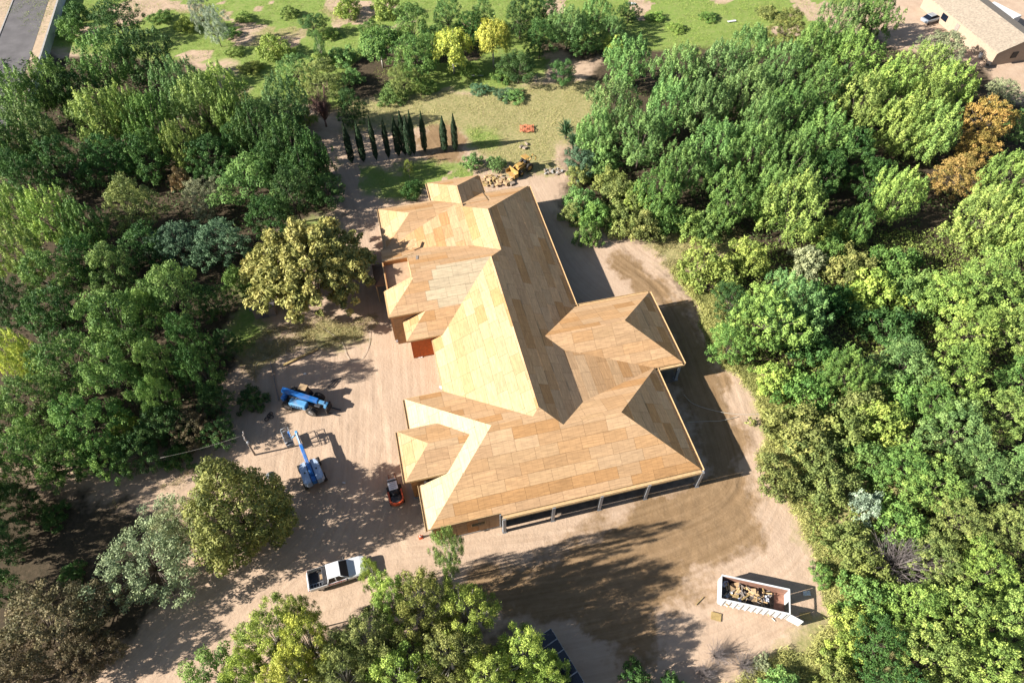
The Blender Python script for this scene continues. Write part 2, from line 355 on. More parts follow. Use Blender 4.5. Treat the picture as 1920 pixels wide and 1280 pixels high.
def ground_mat():
    m, n, l, b = nodes_of('ground_soil')
    tc = n.new('ShaderNodeTexCoord')
    def noise(sc, det=6, dist=0.0, rough=.55, vec=None):
        q = n.new('ShaderNodeTexNoise'); q.inputs['Scale'].default_value = sc; q.inputs['Detail'].default_value = det
        q.inputs['Distortion'].default_value = dist; q.inputs['Roughness'].default_value = rough
        l.new(vec or tc.outputs['Object'], q.inputs['Vector']); return q.outputs['Fac']
    def ramp(f, stops):
        q = n.new('ShaderNodeValToRGB'); e = q.color_ramp.elements
        while len(e) < len(stops): e.new(.5)
        for i, (p, c) in enumerate(stops): e[i].position = p; e[i].color = (*c, 1)
        l.new(f, q.inputs[0]); return q.outputs[0]
    def mix(f, a, bb):
        q = n.new('ShaderNodeMix'); q.data_type = 'RGBA'; l.new(f, q.inputs['Factor']); l.new(a, q.inputs['A']); l.new(bb, q.inputs['B']); return q.outputs['Result']
    def attr(nm):
        q = n.new('ShaderNodeAttribute'); q.attribute_name = nm; return q.outputs['Fac']
    def edge(nm, sc, w=.25):
        """attribute mask broken up by noise"""
        s = n.new('ShaderNodeMath'); s.operation = 'ADD'; l.new(attr(nm), s.inputs[0])
        q = n.new('ShaderNodeMath'); q.operation = 'MULTIPLY_ADD'; q.inputs[1].default_value = .9; q.inputs[2].default_value = -.45
        l.new(noise(sc, 8), q.inputs[0]); l.new(q.outputs[0], s.inputs[1])
        r = n.new('ShaderNodeMapRange'); r.inputs['From Min'].default_value = .5 - w; r.inputs['From Max'].default_value = .5 + w
        l.new(s.outputs[0], r.inputs['Value']); return r.outputs['Result']
    # wheel-track streaks: noise stretched along a wavy direction
    cv_ = n.new('ShaderNodeCombineXYZ')
    for nm_, k_, ix in (('fd', 1.9, 0), ('fa', .10, 1)):
        q_ = n.new('ShaderNodeMath'); q_.operation = 'MULTIPLY'; q_.inputs[1].default_value = k_; l.new(attr(nm_), q_.inputs[0]); l.new(q_.outputs[0], cv_.inputs[ix])
    streak = noise(1.0, 7, .5, .65, cv_.outputs[0])
    fine = noise(5.5, 8, 0, .7); big = noise(.35, 8, .8, .7)
    dirt = mix(fine, ramp(big, [(.3, (.46, .325, .225)), (.7, (.61, .45, .325))]), ramp(streak, [(.32, (.43, .30, .205)), (.5, (.55, .40, .285)), (.68, (.64, .475, .345))]))
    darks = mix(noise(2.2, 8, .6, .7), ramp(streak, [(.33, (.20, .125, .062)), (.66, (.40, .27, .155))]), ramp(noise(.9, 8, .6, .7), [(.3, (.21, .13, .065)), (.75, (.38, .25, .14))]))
    dryg = ramp(noise(2.6, 8, .4, .7), [(.28, (.17, .20, .065)), (.48, (.33, .30, .13)), (.7, (.50, .40, .21))])
    lush = mix(noise(.28, 7, .5, .65), ramp(noise(1.6, 8, .3, .75), [(.3, (.10, .17, .035)), (.5, (.20, .30, .06)), (.7, (.30, .36, .10))]), ramp(noise(1.1, 8, .4, .75), [(.3, (.15, .23, .05)), (.48, (.27, .34, .09)), (.66, (.36, .33, .15)), (.84, (.48, .37, .22))]))
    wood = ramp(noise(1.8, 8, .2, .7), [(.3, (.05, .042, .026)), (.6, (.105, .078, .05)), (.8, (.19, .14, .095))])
    pale = ramp(noise(.6, 6), [(.3, (.50, .36, .26)), (.7, (.60, .45, .33))])
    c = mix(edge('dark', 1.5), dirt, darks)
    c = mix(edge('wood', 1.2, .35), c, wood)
    c = mix(edge('dry', 1.6, .3), c, dryg)
    c = mix(edge('lush', 1.1, .3), c, lush)
    c = mix(edge('pale', .8), c, pale)
    g3 = n.new('ShaderNodeVectorMath'); g3.operation = 'SCALE'; g3.inputs['Scale'].default_value = .70; l.new(c, g3.inputs[0])
    l.new(g3.outputs[0], b.inputs['Base Color']); b.inputs['Roughness'].default_value = .95; b.inputs['Specular IOR Level'].default_value = .1
    bp = n.new('ShaderNodeBump'); bp.inputs['Strength'].default_value = .45; bp.inputs['Distance'].default_value = .12
    ad = n.new('ShaderNodeMath'); ad.operation = 'MULTIPLY_ADD'; ad.inputs[1].default_value = .7
    l.new(streak, ad.inputs[0]); l.new(noise(3.5, 7, .3, .65), ad.inputs[2])
    l.new(ad.outputs[0], bp.inputs['Height']); l.new(bp.outputs[0], b.inputs['Normal'])
    return m
M['ground'] = ground_mat(); gme.materials.append(M['ground'])
ground = link_mesh('ground', gme); tag(ground, kind='structure', label='sandy building plot with grass behind and tracks')

# road in the far left corner
ra0 = at(-120, 110); ra1 = at(112, -150); rb0 = at(72, 112); rb1 = at(150, -150)
def sheet(name, quad, z, m, label):
    s = MB(); s.add([(q[0], q[1], z) for q in quad], [(0, 1, 2, 3)]); o = s.build(name, m, None); tag(o, label, None, None, 'structure'); return o
w0 = at(87, 118); w1 = at(119, 12); wd = (w1 - w0).normalized(); wn_ = Vector((-wd.y, wd.x, 0))
def along(t, s, z=0.0): return w0 + wd * t + wn_ * s + Vector((0, 0, z))
sheet('road', [along(-20, 9.9), along(-20, 3.2), along(70, 3.2), along(70, 9.9)], .035, M['asphalt'], 'grey asphalt road in the far left corner')
sheet('verge', [along(-20, 22), along(-20, 9.95), along(70, 9.95), along(70, 22)], .03, mat('verge_soil', (.45, .33, .22), .95, 0, .2, 1.5), 'sandy verge on the far side of the asphalt road')
sheet('verge', [along(-20, 3.15), along(-20, .2), along(70, .2), along(70, 3.15)], .03, bpy.data.materials['verge_soil'], 'narrow sandy verge between asphalt road and white wall')
k = MB()
k.box(tuple(along(25, 10.1, .06)), (90, .22, .14), math.atan2(wd.y, wd.x)); k.build('kerb', M['concrete']); tag(bpy.data.objects['kerb'], 'pale concrete kerb along the far asphalt road', None, None, 'structure')
wall = empty('garden_wall', tuple(along(23, 0)), math.atan2(wd.y, wd.x), 'long low whitish boundary wall beside the asphalt road', 'wall')
s = MB(); s.b2(-37, -.1, -.05, 37, .1, 1.75); s.build('wall_body', mat('whitewash', (.52, .54, .56), .8, 0, .12, 1.5), wall)
s = MB(); s.b2(-37, -.16, 1.75, 37, .16, 1.84); s.build('coping', M['concrete'], wall)
# ------------------------------------------------------------------ the house under construction
# local frame: u along the front, v away from the camera, origin at the south-east garage post
house = empty('house', (HO[0], HO[1], 0), A_U, 'large unfinished house with bare plywood hip roofs in the clearing', 'house')
rng = random.Random(4)
def rect(u0, v0, u1, v1): return [(u0, v0), (u1, v0), (u1, v1), (u0, v1)]
# planes z = a*u + b*v + c
def pE(u, z0, s=.5): return (-s, 0, z0 + s * u)
def pW(u, z0, s=.5): return (s, 0, z0 - s * u)
def pS(v, z0, s=.5): return (0, s, z0 - s * v)
def pN(v, z0, s=.5): return (0, -s, z0 + s * v)
S_FRONT = pS(.4, 3.5, .52); E_MAIN = pE(-6.4, 3.5); N_W = pN(31, 8.0)
WINGS = [
    (rect(-24.4, 1.5, -6.4, 39.9), [E_MAIN, pW(-24.4, 3.5), N_W, S_FRONT]),            # main
    (rect(-21, 31, -6.4, 47.6), [E_MAIN, pW(-13.8, 7.2), pN(47.6, 3.5)]),               # north block
    (rect(-28.75, .66, -21.4, 16.2), [S_FRONT, pN(16.2, 3.5, .52), pW(-28.75, 3.5)]),    # front, west
    (rect(-16, .4, -.15, 13.6), [S_FRONT, pN(13.6, 3.5, .52), pE(-.15, 3.5)]),         # front, east (garage)
    (rect(-14, 13.5, 3.2, 24.5), [pS(13.5, 3.5), pN(24.5, 3.5), pE(3.2, 3.5)]),         # east wing
    (rect(-30.05, 5.5, -20, 11.4), [pS(5.5, 5.0), pN(11.4, 5.0), pW(-30.05, 5.0)]),     # west entry
    (rect(-20.3, 40, -12.8, 51.6), [pW(-20.3, 3.5), pE(-12.8, 3.5), pN(51.6, 3.5)]),    # north bay
    (rect(-27.75, 39.9, -13, 47.8), [pW(-27.75, 3.5), pS(39.9, 3.5), pN(47.8, 3.5)]),   # north-west wing
    (rect(-27.8, 35, -16.6, 43.9), [(.2, 0, 5.7 + .2 * 16.8)]),                         # low slope
    (rect(-10.6, 9.8, -.15, 17.6), [pE(-.15, 3.5, .185)]),                              # infill between garage and east wing
    (rect(-27.3, 23.6, -15.4, 26.5), [pS(23.6, 4.2), pW(-27.3, 4.2)]),                  # west wing, low end
    (rect(-28.85, 26.5, -25.2, 30.6), [pS(23.6, 4.2), pW(-28.85, 5.65)]),
    (rect(-25.2, 26.5, -15.4, 39.9), [pS(23.6, 4.2), N_W]),
    (rect(-28.45, 35.6, -25.2, 39.9), [N_W]),
    (rect(-21.4, .4, -15.4, 16.2), [S_FRONT, pN(16.2, 3.5, .52), pW(-28.75, 3.5)]),     # front, middle
]
def clip(poly, a, b, c):
    """keep a*u + b*v + c >= 0"""
    if abs(a) < 1e-9 and abs(b) < 1e-9: return poly if c >= 0 else []
    out = []; n = len(poly)
    for i in range(n):
        p, q = poly[i], poly[(i + 1) % n]
        dp = a * p[0] + b * p[1] + c; dq = a * q[0] + b * q[1] + c
        if dp >= 0: out.append(p)
        if (dp > 0 and dq < 0) or (dp < 0 and dq > 0):
            t = dp / (dp - dq); out.append((p[0] + (q[0] - p[0]) * t, p[1] + (q[1] - p[1]) * t))
    return out if len(out) > 2 else []
def area(p): return abs(sum(p[i][0] * p[(i + 1) % len(p)][1] - p[(i + 1) % len(p)][0] * p[i][1] for i in range(len(p)))) / 2
def foot_halfplanes(foot):
    n = len(foot); r = []
    for i in range(n):
        (x0, y0), (x1, y1) = foot[i], foot[(i + 1) % n]
        r.append((-(y1 - y0), x1 - x0, (y1 - y0) * x0 - (x1 - x0) * y0))
    return r
def subtract(polys, cons):
    out = []
    for poly in polys:
        cur = poly
        for a, b, c in cons:
            if not cur: break
            o = clip(cur, -a, -b, -c)
            if o and area(o) > 1e-4: out.append(o)
            cur = clip(cur, a, b, c)
            if cur and area(cur) < 1e-4: cur = []
    return out
def visible(poly, k, pl):
    """part of a convex plan polygon where plane pl of wing k is the roof surface"""
    foot, planes = WINGS[k]; cur = poly
    for h in foot_halfplanes(foot):
        cur = clip(cur, *h)
        if not cur: return []
    for p in planes:
        if p is not pl:
            cur = clip(cur, p[0] - pl[0], p[1] - pl[1], p[2] - pl[2] + 1e-7)
            if not cur: return []
    res = [cur]
    for j, (f2, pls) in enumerate(WINGS):
        if j == k: continue
        e = 2e-4 if j < k else -2e-4
        cons = foot_halfplanes(f2) + [(p[0] - pl[0], p[1] - pl[1], p[2] - pl[2] + e) for p in pls]
        res = subtract(res, cons)
        if not res: return []
    return res
def zat(pl, u, v): return pl[0] * u + pl[1] * v + pl[2]

# dark roof deck below the sheets, one surface per wing
deck = MB(); sheets = []
BASES = [(.60, .38, .205), (.59, .365, .19), (.57, .335, .16), (.61, .40, .225), (.52, .285, .12), (.605, .385, .21), (.595, .37, .20), (.58, .35, .175), (.60, .38, .20)]
for k, (foot, planes) in enumerate(WINGS):
    for pl in planes:
        for poly in visible(rect(-60, -20, 30, 80), k, pl):
            deck.add([(p[0], p[1], zat(pl, *p) - .045) for p in poly], [tuple(range(len(poly)))])
        g = math.hypot(pl[0], pl[1]); ca = 1 / math.sqrt(1 + g * g)
        along_v = abs(pl[0]) > abs(pl[1])                  # sheets run along the eave
        L, Wd = 2.44, 1.22 * ca
        lo_t, hi_t = (-2, 54) if along_v else (-32, 6)
        lo_s, hi_s = (-32, 6) if along_v else (-2, 54)
        rs = random.Random(hash((round(pl[0], 3), round(pl[1], 3), round(pl[2], 2))) & 0xffff)
        ns = int((hi_s - lo_s) / Wd) + 1
        run = None
        for r in range(ns):
            s0 = lo_s + r * Wd
            off = rs.choice((0, .61, 1.22, 1.83)); base = rs.choice(BASES)
            nt = int((hi_t - lo_t) / L) + 2
            for c in range(-1, nt):
                t0 = lo_t + c * L + off; gp = .008
                if rs.random() < .5: base = rs.choice(BASES)
                f = rs.uniform(.92, 1.09); f2 = rs.uniform(.9, 1.06); dz = rs.uniform(-.004, .004)
                rc = (t0 + gp, s0 + gp, t0 + L - gp, s0 + Wd - gp)
                q = [(rc[1], rc[0]), (rc[3], rc[0]), (rc[3], rc[2]), (rc[1], rc[2])] if along_v else [(rc[0], rc[1]), (rc[2], rc[1]), (rc[2], rc[3]), (rc[0], rc[3])]
                pcs = [p for p in visible(q, k, pl) if area(p) > .004]
                if not pcs: continue
                col = tuple(min(.8, x * f) for x in base)
                cx = sum(p[0] for p in pcs[0]) / len(pcs[0]); cy = sum(p[1] for p in pcs[0]) / len(pcs[0])
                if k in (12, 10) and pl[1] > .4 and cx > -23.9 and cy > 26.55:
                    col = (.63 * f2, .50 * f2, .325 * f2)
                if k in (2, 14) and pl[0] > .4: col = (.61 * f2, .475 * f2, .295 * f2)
                sheets.append((sum(area(p) for p in pcs), pcs, pl, col, ca, along_v, t0, s0, dz))
deck.build('roof_deck', mat('dark_deck_board', (.22, .13, .07), .9), house)
def sheet_geo(sh, mb, grain, tint):
    _, pcs, pl, col, ca, al, t0, s0, dz = sh
    n = Vector((-pl[0], -pl[1], 1)).normalized()
    for p in pcs:
        b = len(mb.v); m_ = len(p)
        top = [(q[0], q[1], zat(pl, *q) + dz) for q in p]; bot = [(q[0] - n.x * .03, q[1] - n.y * .03, q[2] - .03) for q in top]
        mb.add(top + bot, [tuple(range(m_))] + [(i, m_ + i, m_ + (i + 1) % m_, (i + 1) % m_) for i in range(m_)])
        for q in p + p:
            t, s_ = (q[1], q[0]) if al else (q[0], q[1])
            grain.append((t - t0, (s_ - s0) / ca, t0 * 7.3 + s0 * 3.1)); tint.append((*col, 1.0))
def finish_sheet(mb, grain, tint, name):
    me = bpy.data.meshes.new(name); me.from_pydata(mb.v, [], mb.f)
    a = me.attributes.new('grain', 'FLOAT_VECTOR', 'POINT'); a.data.foreach_set('vector', np.array(grain, np.float32).ravel())
    a = me.attributes.new('tint', 'FLOAT_COLOR', 'POINT'); a.data.foreach_set('color', np.array(tint, np.float32).ravel())
    me.materials.append(M['ply']); me.update(); return link_mesh(name, me, house)
sheets.sort(key=lambda q: -q[0])
for sh in sheets[:296]:
    mb = MB(); g = []; t = []; sheet_geo(sh, mb, g, t); finish_sheet(mb, g, t, 'plywood_sheet')
mb = MB(); g = []; t = []
for sh in sheets[296:]: sheet_geo(sh, mb, g, t)
tag(finish_sheet(mb, g, t, 'plywood_offcuts'), kind='stuff')
print('sheets', len(sheets))

# fascia: ledge board plus outer face, along each eave
def fascia(u0, v0, u1, v1, z, ledge=.26, drop=.3, m='wood_new'):
    d = Vector((u1 - u0, v1 - v0, 0)); L = d.length; d.normalize(); o = Vector((d.y, -d.x, 0)); a = math.atan2(d.y, d.x)   # outward = right of travel
    mid = Vector(((u0 + u1) / 2, (v0 + v1) / 2, 0))
    s = MB()
    if ledge > .1:
        c = mid + o * (ledge / 2 + .05); s.box((c.x, c.y, z - .17), (L, ledge + .02, .03), a)
        c = mid + o * (ledge + .08); s.box((c.x, c.y, z - .10 - drop / 2 + .06), (L + ledge, .05, drop), a)
        c = mid + o * .03; s.box((c.x, c.y, z - .2), (L, .03, .2), a)
    else:
        c = mid + o * .03; s.box((c.x, c.y, z - drop / 2 - .02), (L, .05, drop), a)
    s.build('fascia', M[m], house)
fascia(-21.3, .4, -.15, .4, 3.5); fascia(-.15, .4, -.15, 13.5, 3.5); fascia(-.15, 13.5, 3.2, 13.5, 3.5); fascia(3.2, 13.5, 3.2, 24.5, 3.5)
fascia(3.2, 24.5, -6.4, 24.5, 3.5); fascia(-6.4, 24.5, -6.4, 47.6, 3.5); fascia(-6.4, 47.6, -12.8, 47.6, 3.5, .05)
fascia(-12.8, 47.8, -12.8, 51.6, 3.5, .15); fascia(-12.8, 51.6, -20.3, 51.6, 3.5, .05); fascia(-20.3, 51.6, -20.3, 47.9, 3.5, .15)
fascia(-20.3, 47.8, -27.75, 47.8, 3.5, .05); fascia(-27.75, 47.8, -27.75, 39.9, 3.5, .15)
fascia(-28.45, 35.6, -28.45, 30.6, 5.66, .05, .5); fascia(-28.85, 30.6, -28.85, 26.5, 5.65, .05)
fascia(-28.85, 26.5, -24.5, 26.5, 5.65, .05, .25); fascia(-27.3, 26.5, -27.3, 23.6, 4.2, .05); fascia(-27.3, 23.6, -22.6, 23.6, 4.2, .05, .25)
fascia(-24.4, 24, -24.4, 16.2, 3.5, .05); fascia(-24.4, 16.2, -28.75, 16.2, 3.5, .05); fascia(-28.75, 16.2, -28.75, 11.4, 3.5, .15)
fascia(-26, 11.4, -30.05, 11.4, 5.0, .05); fascia(-30.05, 11.4, -30.05, 5.5, 5.0, .15); fascia(-30.05, 5.5, -26, 5.5, 5.0, .05)
fascia(-28.75, 5.5, -28.75, .62, 3.5, .15); fascia(-28.75, .66, -21.4, .66, 3.62, .05, .16)

# walls
wl_orange = mat('sheathing_orange', (.46, .215, .075), .8, 0, .2, 2.5)
wl_red = mat('sheathing_red', (.56, .13, .025), .8, 0, .22, 3)
wl_brown = mat('sheathing_brown', (.38, .22, .11), .8, 0, .2, 2.5)
def wallbox(u0, v0, z0, u1, v1, z1, m): MB().b2(u0, v0, z0, u1, v1, z1).build('wall', m, house)
wallbox(-24.0, 16.0, 0, -6.9, 47.2, 3.42, wl_brown)
wallbox(-27.3, 40.3, 0, -24.05, 47.35, 3.42, wl_brown); wallbox(-19.9, 47.25, 0, -13.2, 51.2, 3.42, wl_brown)
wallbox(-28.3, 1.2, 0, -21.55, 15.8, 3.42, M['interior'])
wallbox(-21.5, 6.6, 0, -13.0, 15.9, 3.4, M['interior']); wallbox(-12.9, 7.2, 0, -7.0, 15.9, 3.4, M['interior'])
wallbox(-29.6, 5.95, 0, -25.9, 10.95, 4.72, wl_orange)
wallbox(-26.9, 24.05, 0, -24.2, 26.6, 4.0, wl_brown); wallbox(-28.4, 26.65, 0, -24.1, 36.6, 4.95, wl_brown); wallbox(-28.0, 36.65, 0, -24.1, 39.4, 3.4, wl_brown)
wallbox(-28.4, 26.66, 4.96, -25.3, 30.4, 5.45, wl_orange)
s = MB(); s.loft([[(x, 30.42, 4.97), (x, 35.5, 4.97), (x, 35.5, 5.68), (x, 31.05, 7.9), (x, 30.42, 7.53)] for x in (-25.32, -25.22)]); s.build('wall', M['wood_new'], house)   # east side of the roof well
s = MB(); s.loft([[(-28.3, y, 5.02), (-25.33, y, 5.02), (-25.33, y, 7.36), (-28.3, y, 5.88)] for y in (30.46, 30.54)]); s.build('wall', wl_orange, house)
wallbox(-28.46, 30.45, 4.98, -28.34, 35.6, 5.64, wl_orange)
wallbox(-28.3, 35.5, 4.99, -25.3, 35.64, 5.62, wl_orange)
MB().b2(-28.32, 30.42, 4.99, -25.32, 35.48, 5.03).build('well_floor', mat('well_board', (.44, .30, .19), .8, 0, .15, 2), house)
# sheathing panels of the front-left wall, with a window opening
pm = [wl_orange, wl_brown, wl_brown, wl_orange, wl_brown, wl_brown]
u = -28.3
for i in range(6):
    u1 = u + 1.135
    if i == 3:
        u1 = u + 1.135
    if i in (3, 4):
        MB().b2(u + .01, .70, .22, u1 - .01, .74, 1.55).build('sheathing_panel', pm[i], house)
        MB().b2(u + .01, .70, 2.35, u1 - .01, .74, 3.3).build('sheathing_panel', pm[i], house)
        if i == 3: MB().b2(u + .01, .695, 1.552, u + .42, .735, 2.348).build('sheathing_panel', pm[i], house)
        else: MB().b2(u + .75, .695, 1.552, u1 - .01, .735, 2.348).build('sheathing_panel', pm[i], house)
    else:
        MB().b2(u + .01, .70, .22, u1 - .01, .74, 3.3).build('sheathing_panel', pm[i], house)
    u = u1
s = MB(); u0 = -28.3 + 3 * 1.135 + .42; u1 = -28.3 + 4 * 1.135 + .75
win = MB().b2(u0 + .06, 1.05, 1.6, u1 - .06, 1.08, 2.3).build('window', M['glass'], house)
for q in ((u0, .71, 1.55, u0 + .06, 1.1, 2.35), (u1 - .06, .71, 1.55, u1, 1.1, 2.35), (u0 + .061, .71, 1.551, u1 - .061, 1.1, 1.6), (u0 + .061, .71, 2.3, u1 - .061, 1.1, 2.349)):
    MB().b2(*q).build('frame', M['wood_new'], win)
MB().b2(-28.4, .67, 0, -21.5, 1.0, .2).build('foundation', M['concrete'], house)
MB().b2(-29.75, 5.8, 0, -26.1, 5.94, .2).build('foundation', M['concrete'], house)
MB().b2(-21.55, .5, .2, -21.42, 1.2, 3.3).build('corner_trim', M['galvanised'], house)
MB().b2(-28.42, .69, .21, -28.34, 1.19, 3.3).build('corner_trim', M['white_paint'], house)
for i in range(3):                                                   # panels on the red wall and the entry wall
    MB().b2(-26.88 + i * .9, 24.0, .1, -26.0 + i * .9, 24.045, 3.95).build('sheathing_panel', wl_red, house)
    MB().b2(-29.58 + i * 1.22, 5.90, .22, -28.38 + i * 1.22, 5.945, 4.7).build('sheathing_panel', wl_orange, house)
# garage floor, posts
MB().b2(-21.4, .5, -.02, .0, 13.2, .03).build('floor_slab', M['slab'], house)
MB().b2(-6.8, 13.25, -.02, 3.3, 24.2, .035).build('floor_slab', M['slab'], house)
for pu, pv in ((-21.2, .12), (-16.07, .12), (-11.0, .12), (-5.89, .12), (0, .12), (0, 6.7), (3.04, 13.6), (3.04, 24.1), (3.04, 18.8), (-1.6, 24.1)):
    p = MB().b2(pu - .16, pv - .16, .05, pu + .16, pv + .16, 3.3).build('post', M['galvanised'], house)
    MB().b2(pu - .24, pv - .24, .031, pu + .24, pv + .24, .049).build('base_plate', M['steel'], p)
for q in ((-21.3, -.04, 0.2, .28), (3.0, 13.3, 3.2, 24.3)): pass
MB().b2(-21.36, .0, 3.02, .1, .26, 3.29).build('header_beam', M['wood_new'], house)
MB().b2(-.02, .27, 3.03, .2, 13.2, 3.28).build('header_beam', M['wood_new'], house)
MB().b2(2.9, 13.4, 3.02, 3.14, 24.3, 3.29).build('header_beam', M['wood_new'], house)
# small hipped canopy low on the west side, and the open framing beside it
s = MB(); s.loft([[(-29.9, 33.9, 3.1), (-28.5, 33.9, 3.1), (-28.5, 37.6, 3.1), (-29.9, 37.6, 3.1)], [(-29.9, 33.9, 3.3), (-28.5, 33.9, 3.3), (-28.5, 37.6, 3.3), (-29.9, 37.6, 3.3)], [(-29.0, 34.8, 3.75), (-28.5, 34.8, 3.75), (-28.5, 36.7, 3.75), (-29.0, 36.7, 3.75)]])
s.build('canopy', M['canopy_board_shaded'], house)
for v in (34.1, 37.4): MB().b2(-29.85, v - .06, 0, -29.73, v + .06, 3.1).build('canopy_post', M['wood_new'], house)
for i in range(0): MB().b2(-28.62, 31.2 + i * .42, 3.5, -28.42, 31.26 + i * .42, 5.1).build('stud', wl_brown, house)
for i in range(5): MB().b2(-28.72, 27.2 + i * .6, .2, -28.42, 27.27 + i * .6, 5.0).build('stud', wl_brown, house)
# grey plank porch
for i in range(9): MB().b2(-28.62 + i * .168, 26.9 - .0, .16, -28.46 + i * .168, 30.9, .2).build('porch_board', M['deck_board'], house)
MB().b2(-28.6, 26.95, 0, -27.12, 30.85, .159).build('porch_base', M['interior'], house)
# boards left lying on the roof, things of their own
def on_roof(u, v): return max([5.04] + [min(zat(p, u, v) for p in pls) for f, pls in WINGS if all(a * u + b * v + c >= -1e-6 for a, b, c in foot_halfplanes(f))])
def H2W(u, v, z): return Vector((HO[0] + u * math.cos(A_U) - v * math.sin(A_U), HO[1] + u * math.sin(A_U) + v * math.cos(A_U), z))
for (px, py, L, w, rz, lab) in ((773, 459, 1.7, .5, 1.0, 'pale board lying crooked on the low slope of the unfinished roof'),
                                (764, 478, 1.5, .25, .35, 'white plank at the edge of the shadow on the north-west roof'),
                                (782, 483, 1.2, .3, 1.45, 'short grey plank standing out on the orange north-west roof')):
    best = None
    for zz in np.linspace(3.5, 8, 91):
        p = at(px, py, zz); du, dv = p.x - HO[0], p.y - HO[1]
        uu = du * math.cos(A_U) + dv * math.sin(A_U); vv = -du * math.sin(A_U) + dv * math.cos(A_U)
        e = abs(on_roof(uu, vv) - zz) if -28.4 < uu < 3 and 1 < vv < 47 else 9
        if best is None or e < best[0]: best = (e, uu, vv)
    _, uu, vv = best; f = [q for f, q in [(f, pl) for f, pls in WINGS for pl in pls]]
    # tilt with the roof: sample the slope
    d = Vector((math.cos(rz), math.sin(rz))); n_ = Vector((-d.y, d.x)); vs = []
    for sl_, sw in ((-.5, -.5), (.5, -.5), (.5, .5), (-.5, .5)):
        q = Vector((uu, vv)) + d * L * sl_ + n_ * w * sw; vs.append((q.x, q.y, on_roof(q.x, q.y)))
    s = MB(); W0 = [H2W(*q) for q in vs]; s.add([(q.x, q.y, q.z + .012) for q in W0] + [(q.x, q.y, q.z + .05) for q in W0], [(3, 2, 1, 0), (4, 5, 6, 7), (0, 1, 5, 4), (1, 2, 6, 5), (2, 3, 7, 6), (3, 0, 4, 7)])
    o = s.build('loose_board', M['wood_new'] if 'pale' in lab or 'white' in lab else M['wood_old']); tag(o, lab, 'board')
# ------------------------------------------------------------------ plants
def leaf_mesh(name, P0, N0, size, aspect, seed, hang=0.0, rnd=None):
    """quads at P0 facing roughly N0; hang > 0 turns the long side downwards"""
    g = np.random.default_rng(seed); n = len(P0)
    N = N0 / (np.linalg.norm(N0, axis=1, keepdims=True) + 1e-9)
    ref = g.normal(size=(n, 3)) * (1 - hang) + np.array([0, 0, -1.0]) * hang
    T = ref - N * np.sum(ref * N, 1, keepdims=True); T /= np.linalg.norm(T, axis=1, keepdims=True) + 1e-9
    B = np.cross(N, T); s = size * g.uniform(.65, 1.35, (n, 1)); a = aspect
    fold = N * s * .18
    V = np.empty((n, 4, 3)); V[:, 0] = P0 - T * s; V[:, 1] = P0 + B * s * a - fold; V[:, 2] = P0 + T * s; V[:, 3] = P0 - B * s * a - fold
    me = bpy.data.meshes.new(name); me.vertices.add(n * 4); me.vertices.foreach_set('co', V.astype(np.float32).ravel())
    me.loops.add(n * 4); me.loops.foreach_set('vertex_index', np.arange(n * 4, dtype=np.int32))
    me.polygons.add(n); me.polygons.foreach_set('loop_start', np.arange(0, n * 4, 4, dtype=np.int32))
    if rnd is None: rnd = g.random(n)
    a_ = me.attributes.new('rnd', 'FLOAT', 'POINT'); a_.data.foreach_set('value', np.repeat(rnd, 4).astype(np.float32))
    me.update(); me.validate(); me.materials.append(M['leaf']); return me

def clump_points(C, Rr, per, seed, shell=.45, up=.35, out=.7, jit=.8, taper=0.0):
    """leaf points on the outer shells of ellipsoid clumps C (n,3) with radii Rr (n,3)"""
    g = np.random.default_rng(seed); n = len(C); vol = Rr.prod(1) ** (2 / 3); cnt = np.maximum(4, (per * vol / vol.mean())).astype(int)
    i = np.repeat(np.arange(n), cnt); m = len(i)
    d = g.normal(size=(m, 3)); d /= np.linalg.norm(d, axis=1, keepdims=True)
    # lumpy shells
    lump = .82 + .28 * np.sin(d[:, 0] * 5 + i * 1.7) * np.sin(d[:, 1] * 5 + i * 2.3) * np.sin(d[:, 2] * 4 + i)
    r = (shell + (1 - shell) * g.random(m) ** .6) * lump
    p = C[i] + d * Rr[i] * r[:, None] * np.stack([1 - taper * d[:, 2], 1 - taper * d[:, 2], np.ones(m)], -1)
    nn = d * out + g.normal(size=(m, 3)) * jit * .6 + np.array([0, 0, up])
    keep = (d[:, 2] > -.55) | (g.random(m) > .6)
    tone = np.clip(.5 + .38 * (g.random(n)[i] - .5) * 1.6 + .35 * (g.random(m) - .5) + .12 * (r - .8), 0, 1)
    return p[keep], nn[keep], tone[keep]

def limbs(name, C, H, mtl, seed, trunk_r=.22, fork=.3, n_limb=18, stems=1, spread=.0, lr=.28):
    g = random.Random(seed); s = MB(); C = list(C)
    for st in range(stems):
        ang = 6.28 * st / stems + g.random(); bx, by = spread * math.cos(ang), spread * math.sin(ang)
        top = Vector((bx * 2.2 + g.uniform(-.2, .2), by * 2.2 + g.uniform(-.2, .2), H * fork))
        base = Vector((bx, by, -.15)); mid = (base + top) / 2 + Vector((g.uniform(-.12, .12), g.uniform(-.12, .12), 0))
        s.path([base, mid, top], trunk_r, trunk_r * .75, 7)
        mine = [c for k, c in enumerate(C) if k % stems == st]; g.shuffle(mine)
        for c in mine[:max(2, n_limb // stems)]:
            c = Vector(c); q = top.lerp(c, .5) + Vector((g.uniform(-.3, .3), g.uniform(-.3, .3), g.uniform(-.1, .5)))
            s.path([top - Vector((0, 0, .1)), top.lerp(q, .5) + Vector((0, 0, .12)), q, c], trunk_r * lr, trunk_r * .08, 5)
    me = s.mesh(name); me.materials.append(mtl); return me

